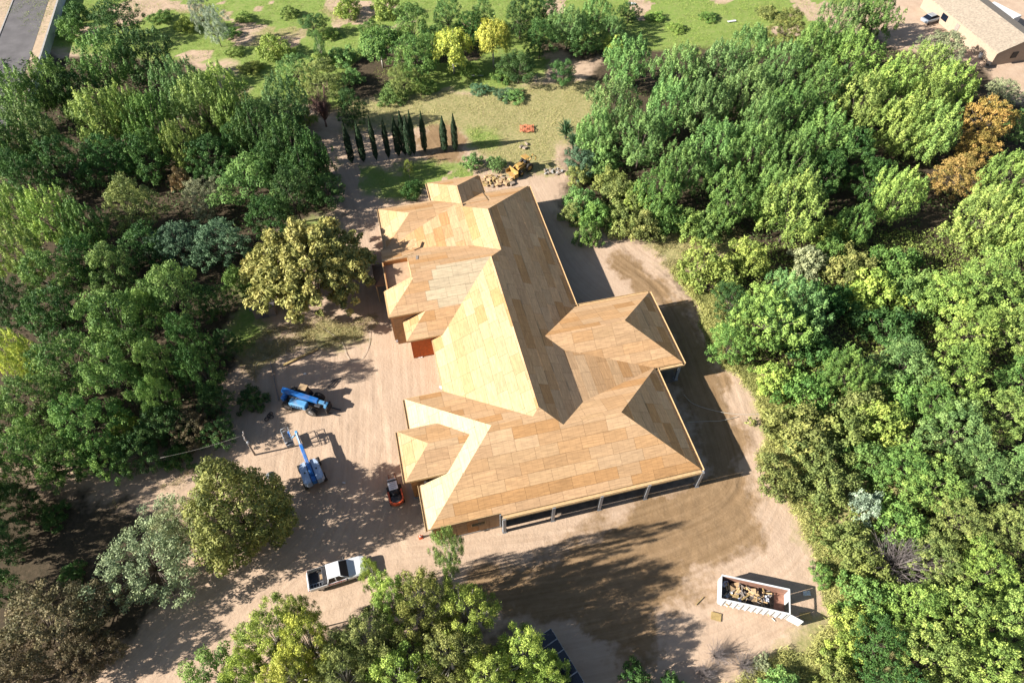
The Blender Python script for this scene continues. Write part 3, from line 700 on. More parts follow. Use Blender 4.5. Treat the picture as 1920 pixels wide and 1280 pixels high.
def crown_clumps(n, R_, z0, z1, seed, cr, cz, prof, minr=.3):
    """clump centres spread over a crown of radius R_ between z0 and z1; prof(t) gives the radius share at height share t"""
    g = np.random.default_rng(seed); out = []; rad = []
    tries = 0
    while len(out) < n and tries < n * 60:
        tries += 1
        t = g.random(); a = g.random() * 2 * math.pi; rr = prof(t) * R_ * (minr + (1 - minr) * math.sqrt(g.random()))
        lob = 1 + .22 * math.sin(3 * a + seed) + .12 * math.sin(5 * a + 2.1 * seed)
        p = np.array([math.cos(a) * rr * lob, math.sin(a) * rr * lob, z0 + (z1 - z0) * t])
        q = np.array([cr, cr, cz]) * g.uniform(.7, 1.3)
        if all(np.linalg.norm((p - o) / (q + k)) > .62 for o, k in zip(out, rad)): out.append(p); rad.append(q)
    return np.array(out), np.array(rad)

PROTO = {}
def add_proto(sp, crown, trunk): PROTO.setdefault(sp, []).append((crown, trunk))
dome = lambda t: math.sqrt(max(0.05, 1 - (t - .25) ** 2 / .5625)) if t > .25 else .75 + t
ovoid = lambda t: max(.12, math.sin(math.pi * (.12 + .86 * t)) ** .8)
flat = lambda t: max(.15, math.sqrt(max(.02, 1 - t ** 2)))
spire = lambda t: max(.1, 1.0 - .85 * t) if t > .15 else .8
# cottonwoods: upright plumes, bright
for v in range(4):
    C, Q = crown_clumps(125, 4.3, 2.0, 10.6, 10 + v, .62, 1.35, ovoid, .3)
    C[:, 0] *= 1 + .03 * (C[:, 2] - 5); C[:, 1] *= 1 + .03 * (C[:, 2] - 5); C[:, 2] += np.random.default_rng(v).uniform(-.5, .9, len(C))
    p, n, t = clump_points(C, Q, 115, 20 + v, .45, .2, 1.0, .65, .6)
    add_proto('cottonwood', leaf_mesh('cottonwood_leaves', p, n, .135, .6, 30 + v, 0, t), limbs('cottonwood_trunk', C, 11, M['bark'], v, .26, .3, 20))
# lumpy round heads
for v in range(3):
    C, Q = crown_clumps(34, 4.4, 2.6, 8.2, 40 + v, 1.25, .95, dome, .3)
    p, n, t = clump_points(C, Q, 330, 50 + v, .62, .5, .8)
    add_proto('ash', leaf_mesh('ash_leaves', p, n, .13, .55, 60 + v, 0, t), limbs('ash_trunk', C, 8.5, M['bark'], 7 + v, .24, .3, 22))
# broad fine-leaved trees
for v in range(3):
    C, Q = crown_clumps(130, 5.0, 1.8, 8.6, 70 + v, .8, .62, dome, .25)
    p, n, t = clump_points(C, Q, 85, 80 + v, .25, .55, .6, 1.0)
    add_proto('pecan', leaf_mesh('pecan_leaves', p, n, .15, .5, 90 + v, 0, t), limbs('pecan_trunk', C, 9, M['bark'], 17 + v, .26, .3, 26))
# dense carob dome
for v in range(1):
    C, Q = crown_clumps(190, 4.6, 1.0, 10.2, 100 + v, .95, .8, dome, .62)
    p, n, t = clump_points(C, Q, 185, 101 + v, .55, .25, 1.0, .6)
    add_proto('carob', leaf_mesh('carob_leaves', p, n, .13, .6, 102 + v, 0, t), limbs('carob_trunk', C, 9, M['bark'], 27 + v, .3, .3, 20))
# sparse open tree
for v in range(2):
    C, Q = crown_clumps(110, 5.2, 1.6, 7.2, 110 + v, .85, .6, dome, .2)
    p, n, t = clump_points(C, Q, 125, 112 + v, .1, .5, .5, 1.1)
    add_proto('sparse', leaf_mesh('sparse_leaves', p, n, .115, .5, 114 + v, 0, t), limbs('sparse_trunk', C, 7, M['bark'], 37 + v, .2, .28, 26))
# eucalyptus: pale limbs, hanging sprays
for v in range(3):
    C, Q = crown_clumps(80, 4.0, 3.6, 12.6, 120 + v, .72, .8, ovoid, .25)
    p, n, t = clump_points(C, Q, 190, 123 + v, .05, .1, .6, 1.0)
    p[:, 2] -= np.random.default_rng(v).random(len(p)) ** 2 * 1.0
    add_proto('eucalyptus', leaf_mesh('eucalyptus_leaves', p, n, .155, .26, 126 + v, .6, t), limbs('eucalyptus_trunk', C, 12, M['bark_white'], 47 + v, .2, .35, 34, 1, 0, .55))
# weeping trees
for v in range(2):
    g = np.random.default_rng(130 + v); pts = []; 
    for k in range(95):
        a = g.random() * 6.283; rr = 2.3 * math.sqrt(g.random()); top = 7.6 - .35 * rr ** 2 * .6 + g.normal() * .3; ln = g.uniform(1.2, 3.6)
        m_ = int(ln * 36); tt = g.random(m_) ; pts.append(np.stack([math.cos(a) * rr * (1 + .15 * tt) + g.normal(size=m_) * .16, math.sin(a) * rr * (1 + .15 * tt) + g.normal(size=m_) * .16, top - tt * ln], -1))
    p = np.concatenate(pts); C = np.array([q.mean(0) + np.array([0, 0, 1.0]) for q in pts])
    n = p * np.array([1, 1, 0]) * .4 + g.normal(size=p.shape) * .5 + np.array([0, 0, .3])
    add_proto('weeping', leaf_mesh('weeping_leaves', p, n, .17, .3, 132 + v, .75), limbs('weeping_trunk', C, 7, M['bark_white'], 57 + v, .15, .45, 16))
# cypress
for v in range(2):
    g = np.random.default_rng(140 + v); m_ = 6500; t = g.random(m_) ** .85
    rad = .62 * np.clip(np.minimum(t * 6 + .35, 1), 0, 1) * np.clip((1 - t) * 2.6, .08, 1); a = g.random(m_) * 6.283
    rr = rad * (.7 + .3 * g.random(m_)) * (1 + .14 * np.sin(a * 5 + t * 30)); p = np.stack([np.cos(a) * rr, np.sin(a) * rr, .3 + 7.7 * t], -1)
    n = np.stack([np.cos(a), np.sin(a), .4 + 0 * a], -1) + g.normal(size=p.shape) * .4
    s = MB(); s.path([(0, 0, -.15), (0, 0, 3), (0, 0, 6)], .12, .03); me = s.mesh('cypress_trunk'); me.materials.append(M['bark'])
    add_proto('cypress', leaf_mesh('cypress_leaves', p, n, .11, .45, 142 + v, .5), me)
# shrubs
for v in range(4):
    C, Q = crown_clumps(42, 2.3, .3, 2.3, 150 + v, .6, .5, flat, .2)
    p, n, t = clump_points(C, Q, 120, 154 + v, .3, .45, .7, .9)
    add_proto('shrub', leaf_mesh('shrub_leaves', p, n, .105, .55, 158 + v, 0, t), limbs('shrub_stems', C, 1.6, M['bark'], 67 + v, .06, .25, 16, 3, .12))
# arching plumes
g = np.random.default_rng(170); pl_ = []; cl = []
for k in range(115):
    a = g.random() * 6.283; reach = 6.0 * math.sqrt(g.uniform(.06, 1)); hh = 6.0 * (1 - .42 * (reach / 6.0) ** 1.8) + g.normal() * .4
    for j in range(5):
        tt = .55 + .13 * j; cl.append((math.cos(a) * reach * tt, math.sin(a) * reach * tt, hh * (1.05 - .9 * (tt - .82) ** 2 * 4 if tt > .82 else tt / .82) ))
C = np.array(cl); Q = np.tile(np.array([.62, .62, .42]), (len(C), 1)) * g.uniform(.7, 1.25, (len(C), 1))
p, n, t = clump_points(C, Q, 95, 171, .15, .5, .6, 1.0)
add_proto('plume', leaf_mesh('plume_leaves', p, n, .17, .45, 172, .15, t), limbs('plume_stems', C[3::5], 6, M['bark'], 77, .09, .3, 44, 5, .3))
# bare twiggy
for v in range(2):
    g = random.Random(180 + v); s = MB()
    for k in range(150):
        a = g.random() * 6.283; e = g.uniform(.5, 1.45); L = g.uniform(1.6, 3.6); d = Vector((math.cos(a) * math.cos(e), math.sin(a) * math.cos(e), math.sin(e)))
        b0 = Vector((g.uniform(-.25, .25), g.uniform(-.25, .25), -.05)); m1 = b0 + d * L * .5 + Vector((g.uniform(-.2, .2), g.uniform(-.2, .2), .1)); e1 = b0 + d * L
        s.path([b0, m1, e1], .028, .008, 3)
        for j in range(5):
            q = m1.lerp(e1, g.random()); s.path([q, q + (d + Vector((g.uniform(-.8, .8), g.uniform(-.8, .8), g.uniform(-.2, .6)))) * .55], .012, .005, 3)
    me = s.mesh('bare_branches'); PROTO.setdefault('bare', []).append((None, me))
# spiky rosettes
g = random.Random(190); s = MB()
for k in range(150):
    a = g.random() * 6.283; e = g.uniform(.15, 1.4); L = g.uniform(.9, 1.5); hz = g.choice((.3, .5, .9)); d = Vector((math.cos(a) * math.cos(e), math.sin(a) * math.cos(e), math.sin(e)))
    sd = Vector((-math.sin(a), math.cos(a), 0)) * .06; b0 = Vector((0, 0, hz)); m1 = b0 + d * L * .6; e1 = b0 + d * L - Vector((0, 0, .12))
    n0 = len(s.v); s.add([b0 - sd * .6, b0 + sd * .6, m1 + sd, m1 - sd, e1], [(0, 1, 2, 3), (3, 2, 4)])
me = s.mesh('yucca_leaves'); at0 = me.attributes.new('rnd', 'FLOAT', 'POINT'); at0.data.foreach_set('value', np.random.default_rng(1).random(len(me.vertices)).astype(np.float32)); me.materials.append(M['leaf'])
s = MB(); s.path([(0, 0, -.1), (0, 0, .5), (0, 0, 1.0)], .13, .1, 7); tm = s.mesh('yucca_trunk'); tm.materials.append(M['bark'])
add_proto('yucca', me, tm)

#           crown width, height of the unscaled plants
SIZE = {'cottonwood': (10.2, 12.4), 'ash': (11.0, 9.2), 'pecan': (12.0, 9.2), 'carob': (11.2, 10.9), 'sparse': (12.2, 7.8), 'eucalyptus': (9.8, 13.4), 'weeping': (5.4, 7.9),
        'cypress': (1.35, 8.0), 'shrub': (5.4, 2.8), 'plume': (12.4, 6.9), 'bare': (4.2, 3.3), 'yucca': (2.6, 2.2)}
ALB = {'br': (.185, .262, .060), 'md': (.108, .185, .044), 'dk': (.050, .105, .026), 'gg': (.126, .215, .064), 'ol': (.165, .190, .055), 'yl': (.33, .34, .065), 'lm': (.215, .275, .058),
       'gy': (.22, .25, .13), 'bn': (.115, .098, .048), 'or': (.29, .21, .06), 'tn': (.33, .25, .12), 'bl': (.075, .135, .065), 'cy': (.022, .042, .018), 'pp': (.23, .23, .070), 'sv': (.26, .31, .21), 'go': (.165, .17, .045)}
LOOK = {'br': 'bright green', 'md': 'mid green', 'dk': 'dark green', 'gg': 'grey-green', 'ol': 'olive green', 'yl': 'yellow-green', 'lm': 'lime green', 'gy': 'pale grey-green', 'bn': 'brownish', 'or': 'orange-brown',
        'tn': 'tan-yellow', 'bl': 'bluish green', 'cy': 'blackish green', 'pp': 'yellowish olive', 'sv': 'silvery green', 'go': 'golden olive'}
KIND = {'cottonwood': 'upright leafy tree', 'ash': 'round-headed tree', 'pecan': 'broad fine-leaved tree', 'carob': 'dense domed tree', 'sparse': 'thin-crowned spreading tree', 'eucalyptus': 'pale-limbed feathery tree',
        'weeping': 'weeping tree', 'cypress': 'columnar cypress', 'shrub': 'bushy shrub', 'plume': 'wide clump of arching plumes', 'bare': 'leafless twiggy bush', 'yucca': 'spiky-leaved plant'}
NAME = {'cottonwood': 'cottonwood_tree', 'ash': 'round_headed_tree', 'pecan': 'broad_tree', 'carob': 'domed_tree', 'sparse': 'thin_crowned_tree', 'eucalyptus': 'eucalyptus_tree', 'weeping': 'weeping_tree',
        'cypress': 'cypress_tree', 'shrub': 'shrub', 'plume': 'plume_tree', 'bare': 'bare_bush', 'yucca': 'yucca_plant'}
PLANTS = []
def plant(sp, x, y, w, h, tone, label=None, group=None, grove=''):
    """crown centre at pixel x, y; crown width w in photo pixels; height h in metres"""
    PLANTS.append((sp, x, y, w, h, tone, label, group, grove))
cw, ash, pec, shr, euc = 'cottonwood', 'ash', 'pecan', 'shrub', 'eucalyptus'
G = 'the left wood'
for a in ((cw, 185, 105, 125, 12.5, 'md'), (cw, 262, 95, 120, 11.5, 'dk'), (shr, 140, 22, 60, 4, 'dk'), (pec, 215, 30, 110, 8, 'dk'), (cw, 22, 175, 115, 12, 'md'), (cw, 88, 150, 105, 12, 'md'),
          (cw, 55, 240, 120, 12, 'md'), (cw, -10, 270, 110, 12, 'md'), (pec, 137, 172, 95, 9, 'dk'), (cw, 180, 210, 125, 12, 'br'), (cw, 232, 200, 90, 12, 'br'), (cw, 278, 215, 105, 12, 'md'), (cw, 330, 150, 100, 12, 'gg'),
          (cw, 372, 185, 115, 13, 'br'), (cw, 415, 165, 100, 12.5, 'br'), (cw, 432, 210, 80, 11, 'br'), (cw, 525, 185, 105, 12, 'gg'), (cw, 480, 232, 100, 12.5, 'dk'), (cw, 540, 262, 105, 12.5, 'dk'), (pec, 565, 315, 95, 9.5, 'dk'), (pec, 510, 300, 90, 9, 'dk'), (cw, 588, 285, 75, 11, 'dk'), (pec, 545, 355, 100, 10, 'dk'), (pec, 500, 400, 90, 8, 'dk'), (cw, 335, 262, 70, 10.5, 'br'),
          (pec, 30, 325, 110, 10, 'dk'), (pec, 110, 300, 115, 10, 'dk'), (pec, 195, 290, 110, 9, 'dk'), (pec, 265, 285, 105, 9, 'dk'), (pec, 390, 290, 100, 8, 'dk'), (pec, 440, 262, 80, 8, 'dk'),
          (ash, 462, 335, 140, 8.5, 'md'), (pec, 240, 375, 115, 10, 'ol'), (cw, 20, 385, 95, 11, 'br'), (cw, 85, 395, 110, 11.5, 'br'), (cw, 150, 415, 95, 10, 'md'), (shr, 335, 330, 42, 4, 'tn'), ('sparse', 378, 362, 95, 6, 'gy'),
          (ash, 610, 352, 88, 6, 'dk'), (pec, 410, 450, 120, 7.5, 'bl'), (pec, 330, 452, 120, 7, 'bl'), (pec, 265, 455, 110, 7, 'dk'), (cw, 30, 465, 105, 11, 'br'), (pec, 85, 515, 125, 10, 'md'), (ash, 205, 498, 105, 9, 'md'),
          (ash, 312, 545, 125, 11.5, 'md'), (ash, 205, 595, 150, 12, 'md'), (pec, 95, 585, 130, 9.5, 'dk'), (ash, 265, 575, 90, 9, 'md'), (cw, 25, 660, 85, 10, 'yl'), (pec, 115, 680, 135, 10, 'md'), (ash, 212, 700, 120, 12, 'md'),
          (ash, 292, 680, 90, 12, 'md'), (ash, 295, 740, 70, 10.5, 'md'), (pec, 55, 750, 130, 10, 'md'), (pec, 150, 790, 145, 10, 'md'), (pec, 45, 845, 130, 9, 'md'), (pec, 115, 855, 120, 8, 'md'), (shr, 232, 795, 60, 4.5, 'lm'),
          (pec, 300, 790, 110, 6.5, 'dk'), (pec, 372, 690, 90, 10.5, 'dk'), (pec, 360, 800, 100, 5, 'bn'), (pec, 345, 630, 90, 11, 'dk'), (pec, 395, 560, 80, 6, 'dk'), (shr, 440, 520, 60, 4.5, 'md'), (pec, 190, 855, 100, 7, 'md'),
          (pec, 0, 560, 110, 9, 'dk'), (pec, 150, 480, 90, 9, 'dk'), (pec, 240, 655, 100, 9, 'md'), (shr, 330, 855, 70, 3, 'dk'), (pec, 420, 640, 70, 4.5, 'dk'), (pec, 400, 745, 80, 5, 'dk'), (pec, 405, 810, 80, 4, 'dk'), (pec, 250, 845, 100, 6, 'dk'), (pec, -70, 880, 120, 10, 'md'), (pec, -60, 760, 120, 10, 'md'), (pec, -90, 1000, 120, 10, 'dk'), (pec, -60, 940, 110, 9, 'dk'), (pec, 30, 935, 80, 6, 'dk'), (pec, -50, 1090, 120, 9, 'dk')): plant(*a, grove=G)
G = 'the strip behind the left wood'
for a in ((pec, 600, 140, 95, 7, 'ol'), (pec, 555, 125, 80, 6, 'gg'), (pec, 655, 195, 62, 8, 'dk'), (shr, 640, 100, 62, 3, 'gg'), (shr, 510, 85, 75, 4, 'lm'), (ash, 585, 42, 65, 4.5, 'dk'), (shr, 650, 10, 60, 4, 'lm'), (shr, 722, 8, 62, 4.5, 'lm'),
          ('sparse', 398, 40, 60, 8, 'sv'), ('sparse', 372, 15, 55, 7, 'sv'), (euc, 597, 80, 32, 7, 'gg'), (shr, 345, 42, 50, 2.5, 'lm'), (shr, 130, 50, 60, 4, 'md'), (shr, 560, 215, 60, 4, 'lm'), (shr, 470, 125, 50, 1.6, 'lm'), (shr, 430, 60, 40, 1.6, 'md'), (shr, 300, 30, 50, 2, 'md'), (shr, 455, 30, 40, 1.5, 'br'), (shr, 540, 20, 40, 2, 'br'), (shr, 620, 60, 40, 1.6, 'br'), (shr, 690, 50, 45, 2.5, 'md'), (shr, 660, 140, 50, 2.5, 'gg'), (shr, 600, 110, 50, 2.6, 'br'), (shr, 540, 150, 45, 2, 'br'), (shr, 440, 95, 40, 1.4, 'br')): plant(*a, grove=G)
G = 'the back garden'
for a in (('weeping', 712, 85, 80, 7, 'md'), (ash, 770, 38, 90, 9.5, 'md'), (pec, 778, 98, 105, 8.5, 'md'), (pec, 755, 142, 72, 5.5, 'ol'), (pec, 838, 22, 72, 8, 'gg'), ('weeping', 848, 92, 78, 7.6, 'yl'), ('weeping', 924, 75, 72, 8.6, 'yl'), (ash, 972, 120, 82, 6, 'dk'),
          (ash, 1058, 132, 62, 4.8, 'dk'), (pec, 1012, 65, 82, 7.5, 'dk'), (cw, 1065, 42, 85, 8.5, 'gg'), (cw, 1150, 50, 58, 6, 'gg'), (cw, 1120, 18, 75, 8, 'gg'), (pec, 975, 25, 75, 8, 'dk'), (pec, 1020, 8, 75, 8, 'dk'), (pec, 1095, 70, 70, 6, 'dk'), (pec, 880, 45, 60, 6.5, 'dk'), (pec, 805, 75, 60, 6, 'dk'), (pec, 905, 20, 55, 7, 'gg'),
          (shr, 735, 175, 70, 2.2, 'md'), (shr, 945, 175, 50, .9, 'bl'), (shr, 1150, 82, 50, 4, 'lm'), (pec, 1180, 20, 50, 4, 'dk'), (shr, 880, 130, 50, 2, 'br'), (shr, 900, 165, 45, 1.2, 'bl'), (shr, 965, 178, 55, 1.2, 'gg'), (shr, 800, 160, 50, 2, 'br'), (shr, 1230, 30, 40, 1.3, 'br'), (shr, 1270, 50, 40, 1.2, 'br'), (shr, 1330, 30, 40, 1.2, 'md'), (shr, 1440, 20, 45, 2.5, 'ol'), (shr, 690, 90, 45, 2.5, 'md'), (shr, 885, 60, 50, 3, 'md'), (shr, 940, 140, 45, 2.5, 'md')): plant(*a, grove=G)
G = 'the right grove'
for a in ((cw, 1178, 105, 105, 10, 'gg'), (cw, 1150, 190, 115, 11, 'gg'), (cw, 1205, 250, 115, 11, 'gg'), (cw, 1120, 240, 80, 9, 'gg'), (cw, 1275, 125, 105, 11.5, 'gg'), (cw, 1255, 190, 105, 11.5, 'gg'), (cw, 1325, 190, 110, 12, 'gg'), (cw, 1350, 120, 105, 11.5, 'gg'),
          (cw, 1410, 85, 105, 11, 'gg'), (cw, 1405, 165, 110, 12.5, 'gg'), (cw, 1470, 120, 105, 12, 'gg'), (cw, 1480, 205, 115, 12.5, 'md'), (cw, 1345, 270, 115, 12, 'gg'), (cw, 1415, 275, 115, 12.5, 'md'), (cw, 1280, 310, 110, 10.5, 'md'), (cw, 1375, 365, 110, 10, 'md'),
          (cw, 1240, 350, 105, 9, 'md'), (cw, 1495, 375, 135, 12.5, 'br'), (cw, 1480, 295, 100, 12, 'md'), (cw, 1530, 80, 105, 11, 'md'), (cw, 1545, 160, 110, 12, 'md'), (cw, 1550, 245, 110, 11.5, 'md'), (cw, 1605, 95, 115, 11.5, 'br'), (cw, 1615, 180, 115, 12, 'br'),
          (pec, 1600, 280, 110, 9, 'dk'), (cw, 1670, 155, 115, 12, 'br'), (cw, 1690, 225, 110, 11, 'br'), (cw, 1735, 120, 105, 11, 'br'), (cw, 1785, 155, 100, 11.5, 'br'), (pec, 1775, 85, 100, 6, 'gy'), (cw, 1755, 235, 120, 11.5, 'br'), (cw, 1690, 355, 100, 11, 'br'),
          (pec, 1640, 330, 100, 8, 'dk'), (pec, 1855, 220, 110, 8.5, 'or'), (pec, 1800, 322, 115, 7, 'or'), (pec, 1835, 275, 90, 6.5, 'or'), (pec, 1885, 170, 70, 5, 'gy'), (pec, 1905, 230, 60, 6, 'gg'), (cw, 1895, 330, 120, 11.5, 'br'), (cw, 1850, 400, 125, 11.5, 'br'), (cw, 1925, 420, 110, 11.5, 'br'),
          (shr, 1560, 430, 80, 4, 'lm'), (cw, 1610, 410, 80, 8, 'md'), (pec, 1550, 320, 100, 9, 'dk'), (cw, 1650, 20, 90, 10, 'md'), (cw, 1585, 25, 90, 10, 'gg'), (pec, 1480, 45, 80, 8, 'ol'), (cw, 1450, 360, 100, 10, 'md'), (cw, 1735, 180, 90, 11, 'br'), (cw, 1430, 225, 90, 12, 'gg')): plant(*a, grove=G)
G = 'the hedge beside the right grove'
for a in (('yucca', 1062, 240, 45, 4, 'bl'), ('yucca', 1075, 262, 36, 3, 'bl'), (shr, 1105, 255, 70, 4, 'gg'), (shr, 1095, 300, 80, 3.6, 'bl'), (shr, 1130, 300, 70, 4, 'gg'), (shr, 1085, 325, 60, 2.6, 'ol'), (shr, 1090, 375, 75, 4, 'gg'), (shr, 1075, 395, 55, 3.5, 'ol'), (shr, 1120, 400, 75, 4.5, 'md'),
          (shr, 1105, 435, 60, 3.5, 'md'), (shr, 1165, 360, 80, 4.5, 'ol'), (shr, 1165, 410, 80, 4.5, 'ol'), (shr, 1205, 420, 80, 4.5, 'ol'), (shr, 1195, 365, 75, 4.5, 'br'), (shr, 1250, 405, 80, 4.5, 'md'), (shr, 1290, 410, 80, 4, 'br'), (shr, 1335, 415, 80, 4.5, 'md'), (shr, 1145, 335, 75, 4, 'ol')): plant(*a, grove=G)
G = 'the right thicket'
for a in ((shr, 1325, 495, 130, 5.2, 'lm'), (shr, 1410, 478, 90, 5.5, 'lm'), (cw, 1440, 590, 170, 9.5, 'br'), (cw, 1490, 560, 140, 9.5, 'gg'), (pec, 1370, 640, 95, 6, 'md'), (pec, 1375, 560, 90, 5, 'dk'), (shr, 1520, 485, 80, 4, 'gy'), (shr, 1600, 495, 115, 5, 'ol'), (shr, 1680, 490, 110, 5, 'md'), (shr, 1560, 465, 80, 4.5, 'md'),
          (shr, 1640, 540, 130, 5, 'lm'), (shr, 1720, 540, 110, 5, 'md'), (pec, 1775, 545, 110, 6.5, 'br'), (pec, 1860, 520, 150, 9, 'br'), (pec, 1825, 610, 130, 8, 'br'), (pec, 1915, 610, 110, 8, 'br'), (cw, 1592, 690, 115, 8, 'md'), (pec, 1700, 680, 145, 7, 'gg'), (shr, 1670, 610, 130, 5, 'dk'), (pec, 1800, 690, 145, 8, 'br'),
          (pec, 1755, 755, 125, 6, 'md'), (shr, 1515, 730, 120, 4.5, 'md'), (shr, 1455, 705, 90, 3.5, 'lm'), (shr, 1500, 800, 150, 4.5, 'ol'), (shr, 1462, 895, 100, 3.6, 'ol'), (shr, 1590, 800, 120, 4.5, 'ol'), (shr, 1655, 790, 130, 5, 'lm'), (pec, 1705, 870, 120, 6, 'md'), (pec, 1800, 800, 145, 7, 'gg'), (pec, 1895, 770, 120, 7, 'br'),
          (pec, 1860, 885, 140, 6, 'gg'), (pec, 1760, 905, 135, 6, 'br'), (shr, 1628, 942, 70, 4, 'sv'), (shr, 1560, 905, 110, 4, 'ol'), (shr, 1640, 860, 100, 4.5, 'md'), (shr, 1690, 975, 120, 4.5, 'md'), (pec, 1800, 975, 145, 5.5, 'ol'), (pec, 1895, 985, 120, 6, 'ol'), (shr, 1590, 1010, 100, 3.6, 'ol'), ('bare', 1690, 1050, 100, 4, 'gy'),
          (shr, 1630, 1060, 100, 4, 'ol'), (pec, 1765, 1055, 125, 5, 'ol'), (pec, 1855, 1070, 135, 6, 'br'), (shr, 1630, 1120, 120, 4.5, 'md'), (pec, 1720, 1135, 135, 6, 'br'), (pec, 1805, 1150, 145, 7, 'br'), (pec, 1905, 1160, 125, 7, 'br'), (pec, 1655, 1200, 125, 6, 'dk'), (pec, 1750, 1230, 150, 8, 'br'), (pec, 1860, 1250, 150, 8, 'br'),
          (shr, 1530, 655, 100, 4.5, 'dk'), (shr, 1560, 560, 110, 5, 'dk'), (shr, 1530, 850, 100, 4, 'ol'), (pec, 1935, 870, 110, 7, 'gg'), (pec, 1935, 700, 110, 7, 'md'), (shr, 1545, 1075, 50, 2, 'md'), (shr, 1600, 1165, 90, 3, 'lm'), (shr, 1510, 615, 90, 4.5, 'dk'), (pec, 1690, 1290, 120, 7, 'dk'), (shr, 1690, 730, 110, 5, 'md'), (shr, 1610, 750, 110, 4.5, 'ol')): plant(*a, grove=G)
G = 'the lower right corner'
for a in ((shr, 1190, 1268, 70, 3.6, 'dk'), (shr, 1262, 1285, 60, 3, 'dk'), ('bare', 1345, 1225, 45, 1.6, 'gy'), ('bare', 1395, 1245, 45, 1.6, 'gy'), ('bare', 1320, 1260, 40, 1.5, 'gy'), (shr, 1430, 1240, 40, 1.6, 'gy'), (shr, 1470, 1285, 90, 3, 'gg'), (shr, 1570, 1270, 100, 3, 'ol'), (shr, 1590, 1215, 80, 2.4, 'lm')): plant(*a, grove=G)
G = 'the lower left'
for a in (('carob', 432, 942, 222, 12.5, 'go'), ('sparse', 272, 1045, 235, 8, 'gy'), ('sparse', 335, 975, 140, 7, 'gy'), (pec, 75, 1170, 220, 7.5, 'bn'), (pec, 160, 1130, 120, 6.5, 'bn'), (pec, 0, 1010, 90, 7, 'dk'), (shr, 95, 965, 62, 2.2, 'dk'), (shr, 130, 1075, 60, 2, 'dk'), (pec, 15, 1260, 150, 7, 'bn'), (shr, 470, 745, 66, 2.4, 'dk'), (pec, 160, 1220, 120, 6, 'bn')): plant(*a, grove=G)
G = 'the stand below the truck'
for a in ((euc, 838, 1030, 80, 14, 'br'), (euc, 795, 1120, 165, 14, 'go'), (euc, 735, 1120, 120, 12, 'lm'), (euc, 570, 1205, 150, 12.5, 'yl'), (euc, 505, 1190, 150, 12, 'lm'), (ash, 400, 1262, 150, 8.5, 'md'), (euc, 690, 1200, 180, 11.5, 'ol'), (euc, 870, 1145, 150, 12, 'lm'),
          (euc, 985, 1225, 150, 10, 'lm'), (euc, 1030, 1262, 110, 8.5, 'lm'), (euc, 640, 1265, 170, 11, 'ol'), (euc, 840, 1220, 180, 11, 'ol'), (euc, 545, 1265, 150, 11, 'yl'), (euc, 750, 1270, 170, 11, 'lm'), (euc, 910, 1265, 150, 10, 'lm'), (euc, 560, 1145, 75, 10, 'lm'), (euc, 695, 1075, 55, 10, 'lm'), (euc, 460, 1255, 120, 10, 'lm')): plant(*a, grove=G)
G = 'the yard'
plant('plume', 574, 496, 250, 10.8, 'pp', 'wide yellowish clump of arching leafy plumes left of the house', None, 'y')
for a in ((shr, 885, 300, 44, 2.6, 'gg'), (shr, 930, 305, 42, 2.4, 'gg'), (shr, 770, 352, 52, 2.2, 'dk'), (euc, 765, 312, 26, 3.6, 'lm')): plant(*a, grove='the grass behind the house')
for k, (tx, bx_, by_, ty) in enumerate(((640, 660, 305, 238), (664, 682, 303, 240), (691, 706, 300, 222), (716, 729, 296, 219), (737, 748, 292, 208), (751, 760, 290, 212), (759, 769, 293, 226), (768, 777, 290, 217), (789, 797, 284, 203), (829, 834, 284, 198), (850, 854, 283, 205))):
    PLANTS.append(('cypress', bx_, by_, 0, 1.0, 'cy', None, 'cypresses in a row behind the house', 'cyp%d' % ty))

ORD = ['1st', '2nd', '3rd'] + ['%dth' % i for i in range(4, 90)]
